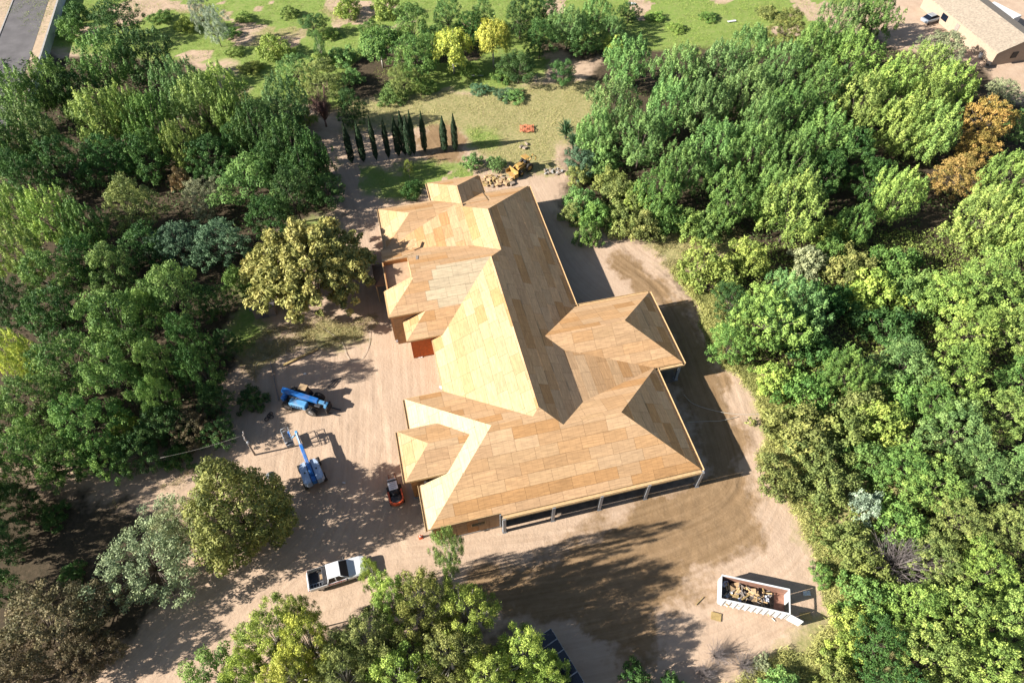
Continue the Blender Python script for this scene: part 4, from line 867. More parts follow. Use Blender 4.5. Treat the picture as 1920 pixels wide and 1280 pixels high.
# wording: rank within its look and grove, counted from the top of the photograph
from collections import Counter, defaultdict
look_of = lambda q: (LOOK[q[5]], KIND[q[0]], q[8])
cnt = Counter(look_of(q) for q in PLANTS); rank = {}
for key in cnt:
    same = sorted([i for i, q in enumerate(PLANTS) if look_of(q) == key], key=lambda i: (PLANTS[i][2], PLANTS[i][1]))
    for r, i in enumerate(same): rank[i] = r
prng = random.Random(77); used = defaultdict(int); cyp_n = 0
for i, (sp, x, y, w, h, tone, label, group, grove) in enumerate(PLANTS):
    w0_, h0_ = SIZE[sp]
    if sp == 'cypress':
        base = at(x, y); hh = 7.4 + prng.uniform(-1.1, .9); sw = prng.uniform(.62, .95); sh = hh / h0_; cyp_n += 1
        label = 'dark columnar cypress, %s from the left in the row behind the house' % ORD[cyp_n - 1]
    else:
        zc = h * (.6 if sp not in ('shrub', 'bare', 'yucca', 'plume') else .5); c = at(x, y, zc); base = Vector((c.x, c.y, 0)); wm = w / ppm(c); sw = wm / w0_; sh = h / h0_
    if label is None:
        lk, kd, gv = look_of((sp, x, y, w, h, tone, label, group, grove)); nn = cnt[(lk, kd, gv)]
        label = f'{lk} {kd} in {gv}' if nn == 1 else f'{lk} {kd} in {gv}, {ORD[rank[i]]} from the top'
    if group is None and sp != 'plume': group = f'{KIND[sp]}s in {grove}'
    root = empty(NAME[sp], (base.x, base.y, -.02), prng.uniform(0, 6.283), label, 'tree' if sp not in ('shrub', 'bare', 'yucca') else ('shrub' if sp != 'yucca' else 'plant'), group)
    root.scale = (sw * prng.uniform(.93, 1.07), sw * prng.uniform(.93, 1.07), sh)
    var = PROTO[sp][used[sp] % len(PROTO[sp])]; used[sp] += 1
    f = prng.uniform(.86, 1.14); col = [c * f * prng.uniform(.94, 1.06) for c in ALB[tone]]
    if var[0]:
        cr = link_mesh('crown' if sp not in ('shrub', 'yucca') else 'foliage', var[0], root); cr.color = (*col, 1)
    tr = link_mesh('trunk' if sp not in ('shrub', 'bare') else 'branches', var[1], root)
    if sp == 'bare' and not var[1].materials: var[1].materials.append(M['twig_grey'])
# leafless reddish tree
t0 = at(612, 237); s = MB(); gr = random.Random(5)
rt = empty('bare_tree', (t0.x, t0.y, 0), 0, 'leafless reddish-brown upright tree left of the cypress row', 'tree')
s.path([(0, 0, -.1), (0, 0, 1), (.1, 0, 2.2)], .16, .1); s.build('trunk', M['twig_red'], rt)
s = MB()
for k in range(160):
    a = gr.random() * 6.283; e = gr.uniform(.9, 1.5); L = gr.uniform(2.5, 5.2); b0 = Vector((0, 0, gr.uniform(.9, 2.2))); d = Vector((math.cos(a) * math.cos(e), math.sin(a) * math.cos(e), math.sin(e)))
    s.path([b0, b0 + d * L * .5, b0 + d * L + Vector((0, 0, .3))], .04, .012, 3)
    for j in range(5): q = b0 + d * L * gr.uniform(.4, 1); s.path([q, q + (d + Vector((gr.uniform(-.6, .6), gr.uniform(-.6, .6), .3))) * .6], .018, .008, 3)
s.build('branches', M['twig_red'], rt)

# ------------------------------------------------------------------ ground cover nobody could count
def scatter(name, polys, n, zlo, zhi, size, aspect, col, seed, label, up=.5, hang=0.0, tuft=1, spread=.25, thin=0.0):
    g = np.random.default_rng(seed); W_ = np.array([q for p in polys for q in p]); lo = W_.min(0); hi = W_.max(0); P_ = []
    tot = 0
    while tot < n:
        q = g.uniform(lo, hi, (n * 2, 2)); k = np.zeros(len(q), bool)
        wx_ = q[:, 0] + (fbm(q[:, 0] * .4, q[:, 1] * .4, 3) - .5) * 3; wy_ = q[:, 1] + (fbm(q[:, 0] * .4, q[:, 1] * .4, 9) - .5) * 3
        for p in polys: k |= inpoly(wx_, wy_, p)
        if thin: k &= fbm(q[:, 0] * .5, q[:, 1] * .5, seed) > thin
        P_.append(q[k]); tot += k.sum()
    q = np.concatenate(P_)[:n]
    q = np.repeat(q, tuft, 0) + g.normal(size=(n * tuft, 2)) * spread * (tuft > 1)
    lump = fbm(q[:, 0] * .6, q[:, 1] * .6, seed + 5)
    z = zlo + (zhi - zlo) * g.random(len(q)) * np.clip((lump - .25) * 2.2, .1, 1)
    p = np.concatenate([q, z[:, None]], 1); nn = g.normal(size=p.shape) * .6 + np.array([0, 0, up])
    tone = np.clip(.35 + .5 * (lump - .3) + .4 * (g.random(len(q)) - .5), 0, 1)
    me = leaf_mesh(name, p, nn, size, aspect, seed, hang, tone); o = link_mesh(name, me); o.color = (*col, 1); tag(o, label, 'ground cover', None, 'stuff'); return o
thick = [gpoly([(1440, 720), (1400, 660), (1340, 560), (1400, 470), (1500, 440), (1940, 430), (1980, 1290), (1700, 1300), (1640, 1200), (1560, 1110), (1500, 930)])]
scatter('undergrowth', thick, 46000, .05, 1.5, .16, .5, (.15, .19, .045), 201, 'low leafy undergrowth filling the right thicket', .5)
grove_p = [gpoly([(1110, 260), (1150, 130), (1600, 60), (1930, 200), (1940, 450), (1400, 460), (1270, 440), (1100, 420)])]
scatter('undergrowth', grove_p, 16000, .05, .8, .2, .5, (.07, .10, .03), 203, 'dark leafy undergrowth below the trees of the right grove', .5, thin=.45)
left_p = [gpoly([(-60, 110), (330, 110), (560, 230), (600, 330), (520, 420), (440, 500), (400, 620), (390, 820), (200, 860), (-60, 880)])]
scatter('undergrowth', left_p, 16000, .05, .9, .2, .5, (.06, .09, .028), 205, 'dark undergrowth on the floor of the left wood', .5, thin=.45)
weed_p = [gpoly([(1405, 720), (1440, 790), (1420, 860), (1490, 950), (1555, 1090), (1560, 1160), (1480, 1230), (1340, 1290), (1640, 1300), (1640, 1150), (1560, 980), (1480, 740)]), gpoly([(1260, 500), (1290, 560), (1350, 690), (1420, 730), (1400, 640), (1320, 540)])]
scatter('weeds', weed_p, 14000, .05, .6, .24, .10, (.30, .30, .10), 207, 'tall pale weeds along the right edge of the clearing', .1, -.9 + 1.6, 6, .22)
scatter('edge_weeds', [gpoly([(430, 650), (540, 600), (700, 590), (690, 630), (560, 650), (480, 710)]), gpoly([(1225, 470), (1290, 430), (1400, 440), (1330, 480), (1265, 520)]), gpoly([(420, 830), (330, 900), (200, 950), (330, 940)])], 2600, .03, .3, .18, .10, (.26, .22, .10), 213, 'dry weeds at the left and upper edges of the yard', .1, .7, 5, .25, .4)
lawn_p = [p for p in Z_LUSH[:1]] + [Z_LUSH[1], Z_LUSH[2]]
scatter('grass', lawn_p, 24000, .03, .3, .16, .12, (.20, .25, .055), 209, 'rough green grass of the back garden', .2, .6, 5, .35, .42)
scatter('dry_grass', [Z_DRY[0], Z_DRY[1]], 3800, .02, .12, .12, .14, (.34, .31, .13), 211, 'dry yellow grass between the cypresses and the right grove', .2, .6, 5, .3, .42)
# ------------------------------------------------------------------ vehicles and machines
def wheel(parent, x, y, r, w, rim=None, n=18, tread=True):
    o = MB(); o.tube((x, y - w / 2, r), (x, y + w / 2, r), r, r, n)
    if tread:
        for i in range(n): a = 2 * math.pi * i / n; o.box((x + math.cos(a) * r, y, r + math.sin(a) * r), (.05, w * .96, r * .16), 0, 0, -a)
    # keep above ground
    o.v = [(p[0], p[1], max(p[2], .004)) for p in o.v]
    q = o.build('wheel', M['rubber'], parent)
    sgn = 1 if y > 0 else -1
    MB().tube((x, y + sgn * (w / 2 - .05), r), (x, y + sgn * (w / 2 + .02), r), r * .55, r * .5, 12).build('rim', rim or M['steel'], q)
    return q
def heading(p, q): return math.atan2(q[1] - p[1], q[0] - p[0])

# pickup ------------------------------------------------------------
a0, a1 = at(582, 1090, .7), at(684, 1058, .7); mid = (a0 + a1) / 2
tk = empty('pickup_truck', (mid.x, mid.y, 0), heading(a0, a1), 'white crew-cab pickup with red side lettering and ladder in its open bed', 'truck')
def ring(x, hw, z0, z1, ch=.12): return [(x, -hw + ch * .6, z0), (x, hw - ch * .6, z0), (x, hw, z0 + .25), (x, hw, z1 - ch), (x, hw - ch, z1), (x, -hw + ch, z1), (x, -hw, z1 - ch), (x, -hw, z0 + .25)]
s = MB(); s.loft([ring(2.78, .74, .55, .92), ring(2.70, .88, .45, 1.0), ring(2.3, .96, .38, 1.08), ring(1.5, .98, .38, 1.14), ring(.9, .98, .38, 1.17), ring(-1.02, .98, .38, 1.17)]); s.build('body', M['white_paint'], tk)
s = MB()
lo = [(1.05, -.90, 1.16), (1.05, .90, 1.16), (-1.0, .90, 1.16), (-1.0, -.90, 1.16)]; hi = [(.32, -.72, 1.80), (.32, .72, 1.80), (-.82, .72, 1.80), (-.82, -.72, 1.80)]
s.loft([lo, hi]); gl = s.build('greenhouse', M['glass'], tk, 'dark glass of the cab')
for y in (-1, 1):
    for (x0, x1) in ((1.0, .28), (-.15, -.18), (-1.0, -.8)):
        p0 = Vector((x0, y * .905, 1.17)); p1 = Vector((x1, y * .735, 1.82)); MB().path([p0, (p0 + p1) / 2, p1], .05, .05, 5).build('pillar', M['white_paint'], tk)
s = MB(); s.rbox((-.25, 0, 1.84), (1.28, 1.52, .10), .05); s.build('roof', M['white_paint'], tk)
for y in (-1, 1):
    s = MB(); s.rbox((-1.92, y * .93, .86), (1.78, .12, .62), .03); s.build('bed_side', M['white_paint'], tk)
    MB().b2(-2.78, y * .90 - .04, 1.18, -1.04, y * .90 + .04, 1.22).build('bed_rail', M['black'], tk)
    s = MB(); s.rbox((.85, y * 1.10, 1.22), (.18, .22, .16), .04); s.build('mirror', M['black'], tk)
    s = MB(); s.rbox((2.66, y * .68, .86), (.16, .36, .16), .04); s.build('headlight', M['steel'], tk)
    s = MB(); s.rbox((-2.83, y * .9, .95), (.06, .14, .34), .02); s.build('tail_light', M['red_paint'], tk)
MB().b2(-2.8, -.86, .60, -1.05, .86, .66).build('bed_floor', M['dark_metal'], tk)
s = MB(); s.rbox((-2.82, 0, .9), (.08, 1.7, .56), .02); s.build('tailgate', M['white_paint'], tk)
s = MB(); s.rbox((-2.95, 0, .55), (.16, 1.7, .18), .04); s.build('rear_bumper', M['steel'], tk)
s = MB(); s.rbox((2.83, 0, .55), (.14, 1.5, .26), .05); s.build('front_bumper', M['white_paint'], tk)
s = MB(); s.rbox((-1.22, 0, 1.13), (.40, 1.66, .3), .03); s.build('tool_box', M['dark_metal'], tk)
s = MB(); s.rbox((-1.55, .1, .78), (.3, .5, .22), .02); s.build('cargo_box', M['cardboard'], tk)
# red lettering on the near side: blocky strokes
s = MB()
for k, (x, z, L, h_) in enumerate(((-.95, .92, .10, .3), (-.8, 1.02, .3, .09), (-.8, .83, .3, .09), (-.55, .92, .08, .3), (-.38, .92, .1, .3), (-.2, 1.02, .3, .09), (-.2, .92, .24, .08), (-.0, .92, .1, .3), (.2, 1.02, .32, .1), (.2, .85, .1, .26), (.45, .92, .1, .28), (.62, 1.0, .25, .1))):
    s.box((x, -.986, z), (L, .012, h_))
s.build('side_lettering', M['red_paint'], tk)
for x in (1.78, -1.72):
    for y in (-.84, .84): wheel(tk, x, y, .40, .27, None, 16, False)
# ladder in the bed
ld = empty('ladder', tuple(tk.matrix_basis @ Vector((-2.02, -.55, .665))), heading(a0, a1), 'silver ladder lying in the bed of the white pickup', 'ladder')
for y in (-.2, .2): MB().b2(-.82, y - .03, 0, .82, y + .03, .09).build('side_rail', M['steel'], ld)
for i in range(6): MB().b2(-.72 + i * .28, -.169, .02, -.67 + i * .28, .169, .07).build('rung', M['steel'], ld)

# telehandler -------------------------------------------------------
a0, a1 = at(530, 738, 1.2), at(606, 757, 1.2); mid = (a0 + a1) / 2
te = empty('telehandler', (mid.x, mid.y, 0), heading(a0, a1), 'bright blue telescopic forklift parked in tree shade', 'telehandler')
s = MB(); s.rbox((0, 0, .85), (4.6, 1.0, .5), .08); s.build('chassis', M['dark_metal'], te)
s = MB(); s.rbox((-.15, -.78, 1.22), (2.1, .85, .75), .12); hood = s.build('engine_cover', M['light_blue_paint'], te)
for i in range(5): MB().b2(-.9 + i * .3, -1.225, 1.05, -.72 + i * .3, -1.205, 1.35).build('vent', M['black'], hood)
s = MB(); s.loft([[(-.55, .45, 1.0), (.75, .45, 1.0), (.75, 1.2, 1.0), (-.55, 1.2, 1.0)], [(-.5, .47, 1.7), (.6, .47, 1.7), (.6, 1.15, 1.7), (-.5, 1.15, 1.7)], [(-.42, .5, 2.4), (.35, .5, 2.4), (.35, 1.1, 2.4), (-.42, 1.1, 2.4)]]); s.build('cab', M['glass'], te)
s = MB(); s.rbox((-.05, .8, 2.45), (.95, .78, .1), .03); s.build('cab_roof', M['cardboard'], te)
for x in (1.45, -1.55):
    for y in (-1.02, 1.02): wheel(te, x, y, .64, .48)
s = MB(); s.rbox((-2.15, 0, 1.15), (.5, 1.5, .8), .1); s.build('counterweight', M['blue_paint'], te)
b0, b1 = Vector((-2.35, 0, 2.15)), Vector((2.0, 0, 1.55)); ba = math.atan2(b0.z - b1.z, b1.x - b0.x); bl = (b1 - b0).length
s = MB(); s.rbox(((b0 + b1) / 2).to_tuple(), (bl, .52, .55), .05, 0, 0, ba); bm_ = s.build('boom', M['blue_paint'], te)
s = MB(); s.rbox((2.3, 0, 1.5), (1.0, .36, .38), .04, 0, 0, ba); s.build('boom_section', M['light_blue_paint'], te)
s = MB()
for k, (x, z) in enumerate(((1.35, .0), (1.5, .0), (1.65, .0))): s.box((x, -.0, 1.93 - .14 * k * .15 - .02), (.09, .34, .012), 0, 0, ba)
s.build('boom_lettering', M['black'], bm_)
s = MB(); s.rbox((2.85, 0, 1.05), (.35, .5, .95), .06, 0, 0, .35); s.build('boom_head', M['light_blue_paint'], te)
s = MB(); s.box((3.1, 0, .6), (.12, 1.25, .9)); s.box((3.04, 0, 1.0), (.1, 1.3, .1)); car = s.build('fork_carriage', M['dark_metal'], te)
for y in (-.38, .38): MB().b2(3.16, y - .07, .05, 4.35, y + .07, .1).build('fork', M['dark_metal'], te)
for y in (-.7, .7): MB().tube((-1.6, y * .3, 1.3), (.6, y * .3, 1.5), .07).build('lift_cylinder', M['steel'], te)

# boom lift ---------------------------------------------------------
c0 = at(582, 880, 1.3); c1 = at(556, 812, 1.7)
bo = empty('boom_lift', (c0.x, c0.y, 0), heading(c0, c1), 'pale blue boom lift with lowered basket beside the telehandler', 'boom lift')
s = MB(); s.rbox((0, 0, .6), (2.6, 1.1, .4), .06); s.build('chassis', M['dark_metal'], bo)
for x in (1.05, -1.05):
    for y in (-1.05, 1.05): wheel(bo, x, y, .46, .36)
for x in (1.05, -1.05): MB().tube((x, -.9, .47), (x, .9, .47), .1).build('axle', M['dark_metal'], bo)
for y in (-1, 1):
    poly = [(-1.75, y * .3), (-1.78, y * .8), (-1.45, y * 1.08), (.4, y * 1.05), (.85, y * .8), (.95, y * .28)]
    s = MB(); s.prism(poly, .95, 1.72); s.prism([(p[0] * .96, y * .3 + (p[1] - y * .3) * .93) for p in poly], 1.72, 1.78); s.build('turntable_cover', M['pale_blue_paint'], bo)
    MB().b2(-.5, y * .62 - .08, 1.781, -.3, y * .62 + .08, 1.80).build('vent', M['black'], bo)
s = MB(); s.rbox((-.5, 0, 1.35), (2.4, .5, .7), .08); s.build('turret', M['blue_paint'], bo)
d = (c1 - c0).length
s = MB(); s.rbox((d * .22, 0, 1.85), (d * .85, .36, .38), .05); s.build('boom', M['blue_paint'], bo)
s = MB(); s.rbox((d * .68, 0, 1.80), (d * .62, .26, .28), .04); s.build('boom_section', M['light_blue_paint'], bo)
s = MB(); s.rbox((d * .72, .0, 1.965), (d * .5, .08, .05), .02); s.build('hose_tray', M['white_paint'], bo)
s = MB(); s.rbox((d + .1, .0, 1.55), (.35, .3, .6), .05); s.build('jib_knuckle', M['light_blue_paint'], bo)
s = MB(); s.path([(d + .1, 0, 1.3), (d + .2, .3, 1.1), (d + .1, .75, 1.0)], .09); s.build('jib', M['light_blue_paint'], bo)
bx_, by_ = d + .15, 1.05
bk = MB(); bk.b2(bx_ - .95, by_ - .4, .80, bx_ + .95, by_ + .4, .88); fl = bk.build('basket_floor', M['dark_metal'], bo)
s = MB()
for z in (1.35, 1.9):
    for (p, q) in (((-.95, -.4), (.95, -.4)), ((.95, -.4), (.95, .4)), ((.95, .4), (-.95, .4)), ((-.95, .4), (-.95, -.4))): s.tube((bx_ + p[0], by_ + p[1], z), (bx_ + q[0], by_ + q[1], z), .028, None, 6)
for x in (-.95, -.3, .3, .95):
    for y in (-.4, .4): s.tube((bx_ + x, by_ + y, .88), (bx_ + x, by_ + y, 1.9), .024, None, 6)
s.build('basket_rail', M['galvanised'], bo)
s = MB(); s.rbox((bx_ + .1, by_ - .3, 1.7), (.7, .22, .3), .03); s.build('control_box', M['blue_paint'], bo)

# compact loader with forks ----------------------------------------
f0 = at(747, 950, .6); f1 = at(735, 898, .3)
sk = empty('compact_loader', tuple(((f0 + f1) / 2).to_2d().to_3d()), heading(f0, f1), 'small orange compact loader with white canopy and forks beside the house', 'loader')
for y in (-.62, .62):
    s = MB(); s.loft([[(-1.25, y + e * .17, .22), (-1.0, y + e * .17, .01), (.75, y + e * .17, .01), (1.0, y + e * .17, .25), (.75, y + e * .17, .5), (-1.0, y + e * .17, .5)] for e in (-1, 1)]); s.build('track', M['rubber'], sk)
s = MB(); s.rbox((-.1, 0, .5), (1.9, .85, .5), .06); s.build('frame', M['black'], sk)
s = MB(); ang = [math.pi * .5 + math.pi * k / 10 for k in range(11)]
out = [(-.95 + .62 * math.cos(a), .78 * math.sin(a)) for a in ang]; inn = [(-.95 + .48 * math.cos(a), .60 * math.sin(a)) for a in reversed(ang)]
pol = [(.05, .78)] + out + [(.05, -.78), (.05, -.62)] + inn + [(.05, .62)]
n_ = len(pol); vs = [(p[0], p[1], .55) for p in pol] + [(p[0], p[1], 1.05) for p in pol]
fs = [(i, (i + 1) % n_, n_ + (i + 1) % n_, n_ + i) for i in range(n_)]
h = n_ // 2
for i in range(h - 1): a_, b_ = i, n_ - 1 - i; fs.append((n_ + a_, n_ + a_ + 1, n_ + b_ - 1, n_ + b_)); fs.append((b_, b_ - 1, a_ + 1, a_))
s.add(vs, fs); s.build('counterweight', M['orange_paint'], sk)
s = MB(); s.rbox((-.95, 0, .85), (.8, 1.0, .35), .08); s.build('engine_hood', M['dark_metal'], sk)
s = MB(); s.rbox((-.42, 0, 1.05), (.4, .5, .5), .08); s.build('seat', M['black'], sk)
s = MB(); s.rbox((.12, 0, 2.0), (.95, .95, .08), .04); cn = s.build('canopy', M['white_paint'], sk)
for x in (-.3, .55):
    for y in (-.42, .42): MB().tube((x, y, .75), (x, y, 1.97), .035, None, 6).build('canopy_post', M['black'], sk)
for i in range(4): MB().b2(-.22 + i * .22, -.3, 2.041, -.14 + i * .22, .3, 2.055).build('canopy_rib', M['galvanised'], cn)
s = MB(); s.rbox((1.15, 0, .55), (.3, 1.0, .7), .04); s.build('mast', M['black'], sk)
s = MB(); s.rbox((1.4, .05, .8), (.12, .95, .4), .04); s.build('carriage', M['white_paint'], sk)
for y in (-.32, .32): MB().b2(1.47, y - .06, .03, 2.5, y + .06, .08).build('fork', M['rust'], sk)

# yellow loader behind the house -----------------------------------
f0 = at(990, 306, .8); f1 = at(967, 322, .5)
yl = empty('yellow_loader', tuple(((f0 + f1) / 2).to_2d().to_3d()), heading(f0, f1), 'old yellow tractor loader with raised bucket behind the house', 'loader')
s = MB(); s.rbox((-.2, 0, .95), (2.4, .7, .6), .08); s.build('body', M['yellow_paint'], yl)
s = MB(); s.rbox((.55, 0, 1.35), (1.0, .75, .5), .1); s.build('engine_hood', M['yellow_paint'], yl)
s = MB(); s.rbox((-.7, 0, 1.4), (.5, .55, .5), .1); s.build('seat', M['black'], yl)
for x, r in ((.8, .42), (-.8, .68)):
    for y in (-.78, .78): wheel(yl, x, y, r, .34, M['yellow_paint'])
for y in (-.5, .5):
    s = MB(); s.path([(-.2, y, 1.35), (.9, y, 1.3), (1.6, y, .8)], .09, .08, 5); s.build('loader_arm', M['yellow_paint'], yl)
s = MB(); s.loft([[(1.6, -1.0, .35), (1.6, 1.0, .35), (1.6, 1.0, 1.25), (1.6, -1.0, 1.25)], [(1.66, -1.0, .35), (1.66, 1.0, .35), (1.66, 1.0, 1.25), (1.66, -1.0, 1.25)]])
s.box((2.0, 0, .36), (.75, 2.0, .06)); s.box((2.0, -.98, .65), (.75, .05, .6)); s.box((2.0, .98, .65), (.75, .05, .6)); s.build('bucket', M['yellow_paint'], yl)
for x in (-.95, -.35):
    for y in (-.45, .45): MB().tube((x, y, 1.2), (x, y, 2.3), .04, None, 6).build('canopy_post', M['black'], yl)
s = MB(); s.rbox((-.65, 0, 2.34), (.95, 1.15, .08), .03); s.build('canopy', M['yellow_paint'], yl)
s = MB(); s.path([(-1.4, 0, 1.0), (-2.2, 0, 2.0), (-2.9, 0, 1.2), (-2.8, 0, .6)], .12, .08, 6); s.build('backhoe_arm', M['yellow_paint'], yl)

# roll-off dumpster -------------------------------------------------
q0 = at(1344, 1133); q1 = at(1471, 1161); ha = heading(q0, q1); ux = Vector((math.cos(ha), math.sin(ha), 0)); uy = Vector((-ux.y, ux.x, 0)); HD = 1.85
dc = q0 + ux * 3.15 + uy * 1.15
du = empty('dumpster', (dc.x, dc.y, 0), ha, 'long white open-top roll-off dumpster filled with building scraps', 'dumpster')
L, Wd = 6.3, 2.3
MB().b2(-L / 2, -Wd / 2, .2, L / 2, Wd / 2, .28).build('floor', M['rust'], du)
for y in (-1, 1):
    w_ = MB(); w_.b2(-L / 2, y * Wd / 2 - .03, .281, L / 2, y * Wd / 2 + .03, HD - .1); w = w_.build('side_wall', M['white_worn'], du)
    MB().b2(-L / 2 + .08, y * (Wd / 2 - .045) - .008, .29, L / 2 - .08, y * (Wd / 2 - .045) + .008, HD - .12).build('inner_face', M['rust'], w)
    for i in range(11): x = -L / 2 + .3 + i * .565; MB().box((x, y * (Wd / 2 + .075), 1.0), (.09, .09, 1.45)).build('rib', M['white_worn'], w)
    MB().b2(-L / 2 - .04, y * Wd / 2 - .07, HD - .099, L / 2 + .04, y * Wd / 2 + .07, HD).build('top_rail', M['white_worn'], du)
    MB().b2(-L / 2, y * .5 - .08, .05, L / 2, y * .5 + .08, .199).build('skid_rail', M['dark_metal'], du)
s = MB(); s.b2(-L / 2 - .06, -Wd / 2 + .07, .281, -L / 2, Wd / 2 - .07, HD - .02); s.b2(-L / 2 - .12, -Wd / 2 + .1, 1.0, -L / 2 - .06, Wd / 2 - .1, 1.1); s.build('end_wall', M['white_worn'], du)
s = MB(); s.b2(L / 2 - .03, .12, .29, L / 2 + .03, Wd / 2 - .08, HD - .03); s.build('door', M['white_worn'], du)
s = MB(); s.b2(L / 2 - .05, -Wd / 2, HD - .098, L / 2 + .05, Wd / 2, HD - .002); s.build('door_header', M['white_worn'], du)
# swung-open leaf
hg = Vector((L / 2 + .06, -Wd / 2 - .03, 0)); oa = R(-18.0)
s = MB(); cx, cy = hg.x + math.cos(oa) * .62, hg.y + math.sin(oa) * .62; s.box((cx, cy, 1.04), (1.2, .06, 1.5), oa); dr = s.build('door', M['white_worn'], du)
for z in (.5, 1.04, 1.6): MB().box((cx + .05 * math.sin(oa), cy - .05 * math.cos(oa), z), (1.1, .05, .08), oa).build('rib', M['white_worn'], dr)
for i in range(2):
    for x in (-2.6, 2.6): MB().tube((x, (-.5 if i else .5) - .08, .13), (x, (-.5 if i else .5) + .08, .13), .125, None, 12).build('roller', M['dark_metal'], du)
# scraps inside: each piece a thing, heaped
gs = random.Random(12); T_du = Matrix.Translation((dc.x, dc.y, 0)) @ Matrix.Rotation(ha, 4, 'Z')
heap = MB(); nx_, ny_ = 22, 9; vs = []
def heap_z(x, y): return .3 + max(0, (.95 - .55 * max(0, (x + .3) / 2.2) ** 1.4) * (1 - .35 * abs(y))) * (1 if x < 1.6 else max(0, (2.3 - x) / .7)) + .12 * math.sin(x * 5.3 + y * 3) * .5
for j in range(ny_):
    for i in range(nx_): x = -3.05 + i * 5.2 / (nx_ - 1); y = -1.05 + j * 2.1 / (ny_ - 1); vs.append((x, y, max(.285, heap_z(x, y) - .1) + gs.uniform(-.05, .05)))
heap.add(vs, [(j * nx_ + i, j * nx_ + i + 1, (j + 1) * nx_ + i + 1, (j + 1) * nx_ + i) for j in range(ny_ - 1) for i in range(nx_ - 1)])
o = heap.build('rubbish_heap', mat('mixed_rubbish', (.09, .07, .055), .95, 0, .5, 7, bump=.5)); o.matrix_world = T_du; tag(o, 'mixed dark rubbish heaped inside the white dumpster', 'rubbish', None, 'stuff')
SC = (('cardboard', 'plywood_offcut', 'tan plywood offcut', .75, .5), ('wood_new', 'lumber_piece', 'pale lumber piece', 1.1, .11), ('wood_gold', 'lumber_piece', 'golden lumber piece', 1.0, .14), ('wood_old', 'lumber_piece', 'grey lumber piece', .9, .1), ('tarp', 'plastic_sheet', 'pale blue plastic sheet', .55, .4), ('white_worn', 'scrap_sheet', 'white scrap sheet', .4, .25))
used_sc = {}
for i in range(80):
    m_, nm, lb, L_, w_ = SC[gs.choices(range(6), (10, 14, 5, 26, 5, 5))[0]]
    x = gs.uniform(-2.85, 1.6); y = gs.uniform(-.95, .95); z = heap_z(x, y) + gs.uniform(-.02, .06); f = gs.uniform(.6, 1.15)
    s = MB(); th = .04
    if nm == 'plastic_sheet':
        v_ = [(L_ * f * (i_ / 4 - .5), w_ * (j_ / 4 - .5), gs.uniform(-.06, .08)) for j_ in range(5) for i_ in range(5)]; s.add(v_, [(j_ * 5 + i_, j_ * 5 + i_ + 1, j_ * 5 + i_ + 6, j_ * 5 + i_ + 5) for j_ in range(4) for i_ in range(4)])
    else: s.rbox((0, 0, 0), (L_ * f, w_ * f if w_ > .2 else w_, th), .008)
    o = s.build(nm, M[m_]); o.matrix_world = T_du @ Matrix.Translation((x, y, z)) @ Matrix.Rotation(gs.uniform(0, 3.14), 4, 'Z') @ Matrix.Rotation(gs.uniform(-.3, .3), 4, 'X') @ Matrix.Rotation(gs.uniform(-.25, .25), 4, 'Y')
    used_sc.setdefault(lb, []).append((x, o))
for lb, q in used_sc.items():
    q.sort(key=lambda t: t[0])
    for k, (x, o) in enumerate(q): tag(o, f'{lb} in the white dumpster, {ORD[k]} of its kind from the left', 'scrap', 'scraps in the dumpster')

# ------------------------------------------------------------------ far house, car, trailer
ra, rb = at(1838, 2, 4.6), at(1925, 68, 4.6); ea = heading(ra, rb); ux = Vector((math.cos(ea), math.sin(ea), 0)); uy = Vector((-ux.y, ux.x, 0))
fh = empty('bungalow', (ra.x, ra.y, 0), ea, 'tan bungalow with sand-coloured gable roof at the far right corner', 'house')
LL = (rb - ra).length + 1.0; WWd = 5.2
s = MB(); s.loft([[(x, -WWd + .3, 0), (x, WWd - .3, 0), (x, WWd - .3, 2.6), (x, 0, 4.45), (x, -WWd + .3, 2.6)] for x in (-8, LL - .4)]); s.build('wall', M['stucco'], fh)
for y in (-1, 1):
    s = MB(); e = [(-8.5, 0, 4.62), (LL, 0, 4.62), (LL, y * WWd, 2.7), (-8.5, y * WWd, 2.7)]; s.add(e + [(p[0], p[1], p[2] - .16) for p in e], [(0, 1, 2, 3), (7, 6, 5, 4), (0, 4, 5, 1), (1, 5, 6, 2), (2, 6, 7, 3), (3, 7, 4, 0)]); s.build('roof_slope', M['tan_roof'], fh)
MB().b2(LL - .36, -1.5, 1.0, LL - .3, -.3, 2.1).build('window', M['glass'], fh)
MB().b2(-2, -WWd + .24, .9, -.4, -WWd + .3, 2.0).build('window', M['glass'], fh); MB().b2(2.2, -WWd + .24, 0, 3.1, -WWd + .3, 2.1).build('door', M['wood_old'], fh)
t0 = at(1882, 20, 2.2); tr = empty('trailer', (t0.x, t0.y, 0), heading(at(1862, 10), at(1905, 32)), 'white flat-roofed trailer beside the far tan bungalow', 'trailer')
s = MB(); s.rbox((0, 0, 1.4), (6, 2.3, 1.9), .06); s.build('body', M['white_worn'], tr)
for x in (-.6, .4):
    for y in (-.95, .95): wheel(tr, x, y, .36, .22, None, 14, False)
MB().b2(3, -.08, .5, 4.2, .08, .6).build('drawbar', M['dark_metal'], tr); MB().b2(-2, -1.17, 1.3, -1, -1.15, 1.9).build('window', M['glass'], tr)
a0, a1 = at(1727, 40, .7), at(1768, 27, .7); mid = (a0 + a1) / 2
cr = empty('car', (mid.x, mid.y, 0), heading(a0, a1), 'silver car parked in front of the far tan bungalow', 'car')
silver = mat('silver_paint', (.45, .50, .56), .3, .4, .05)
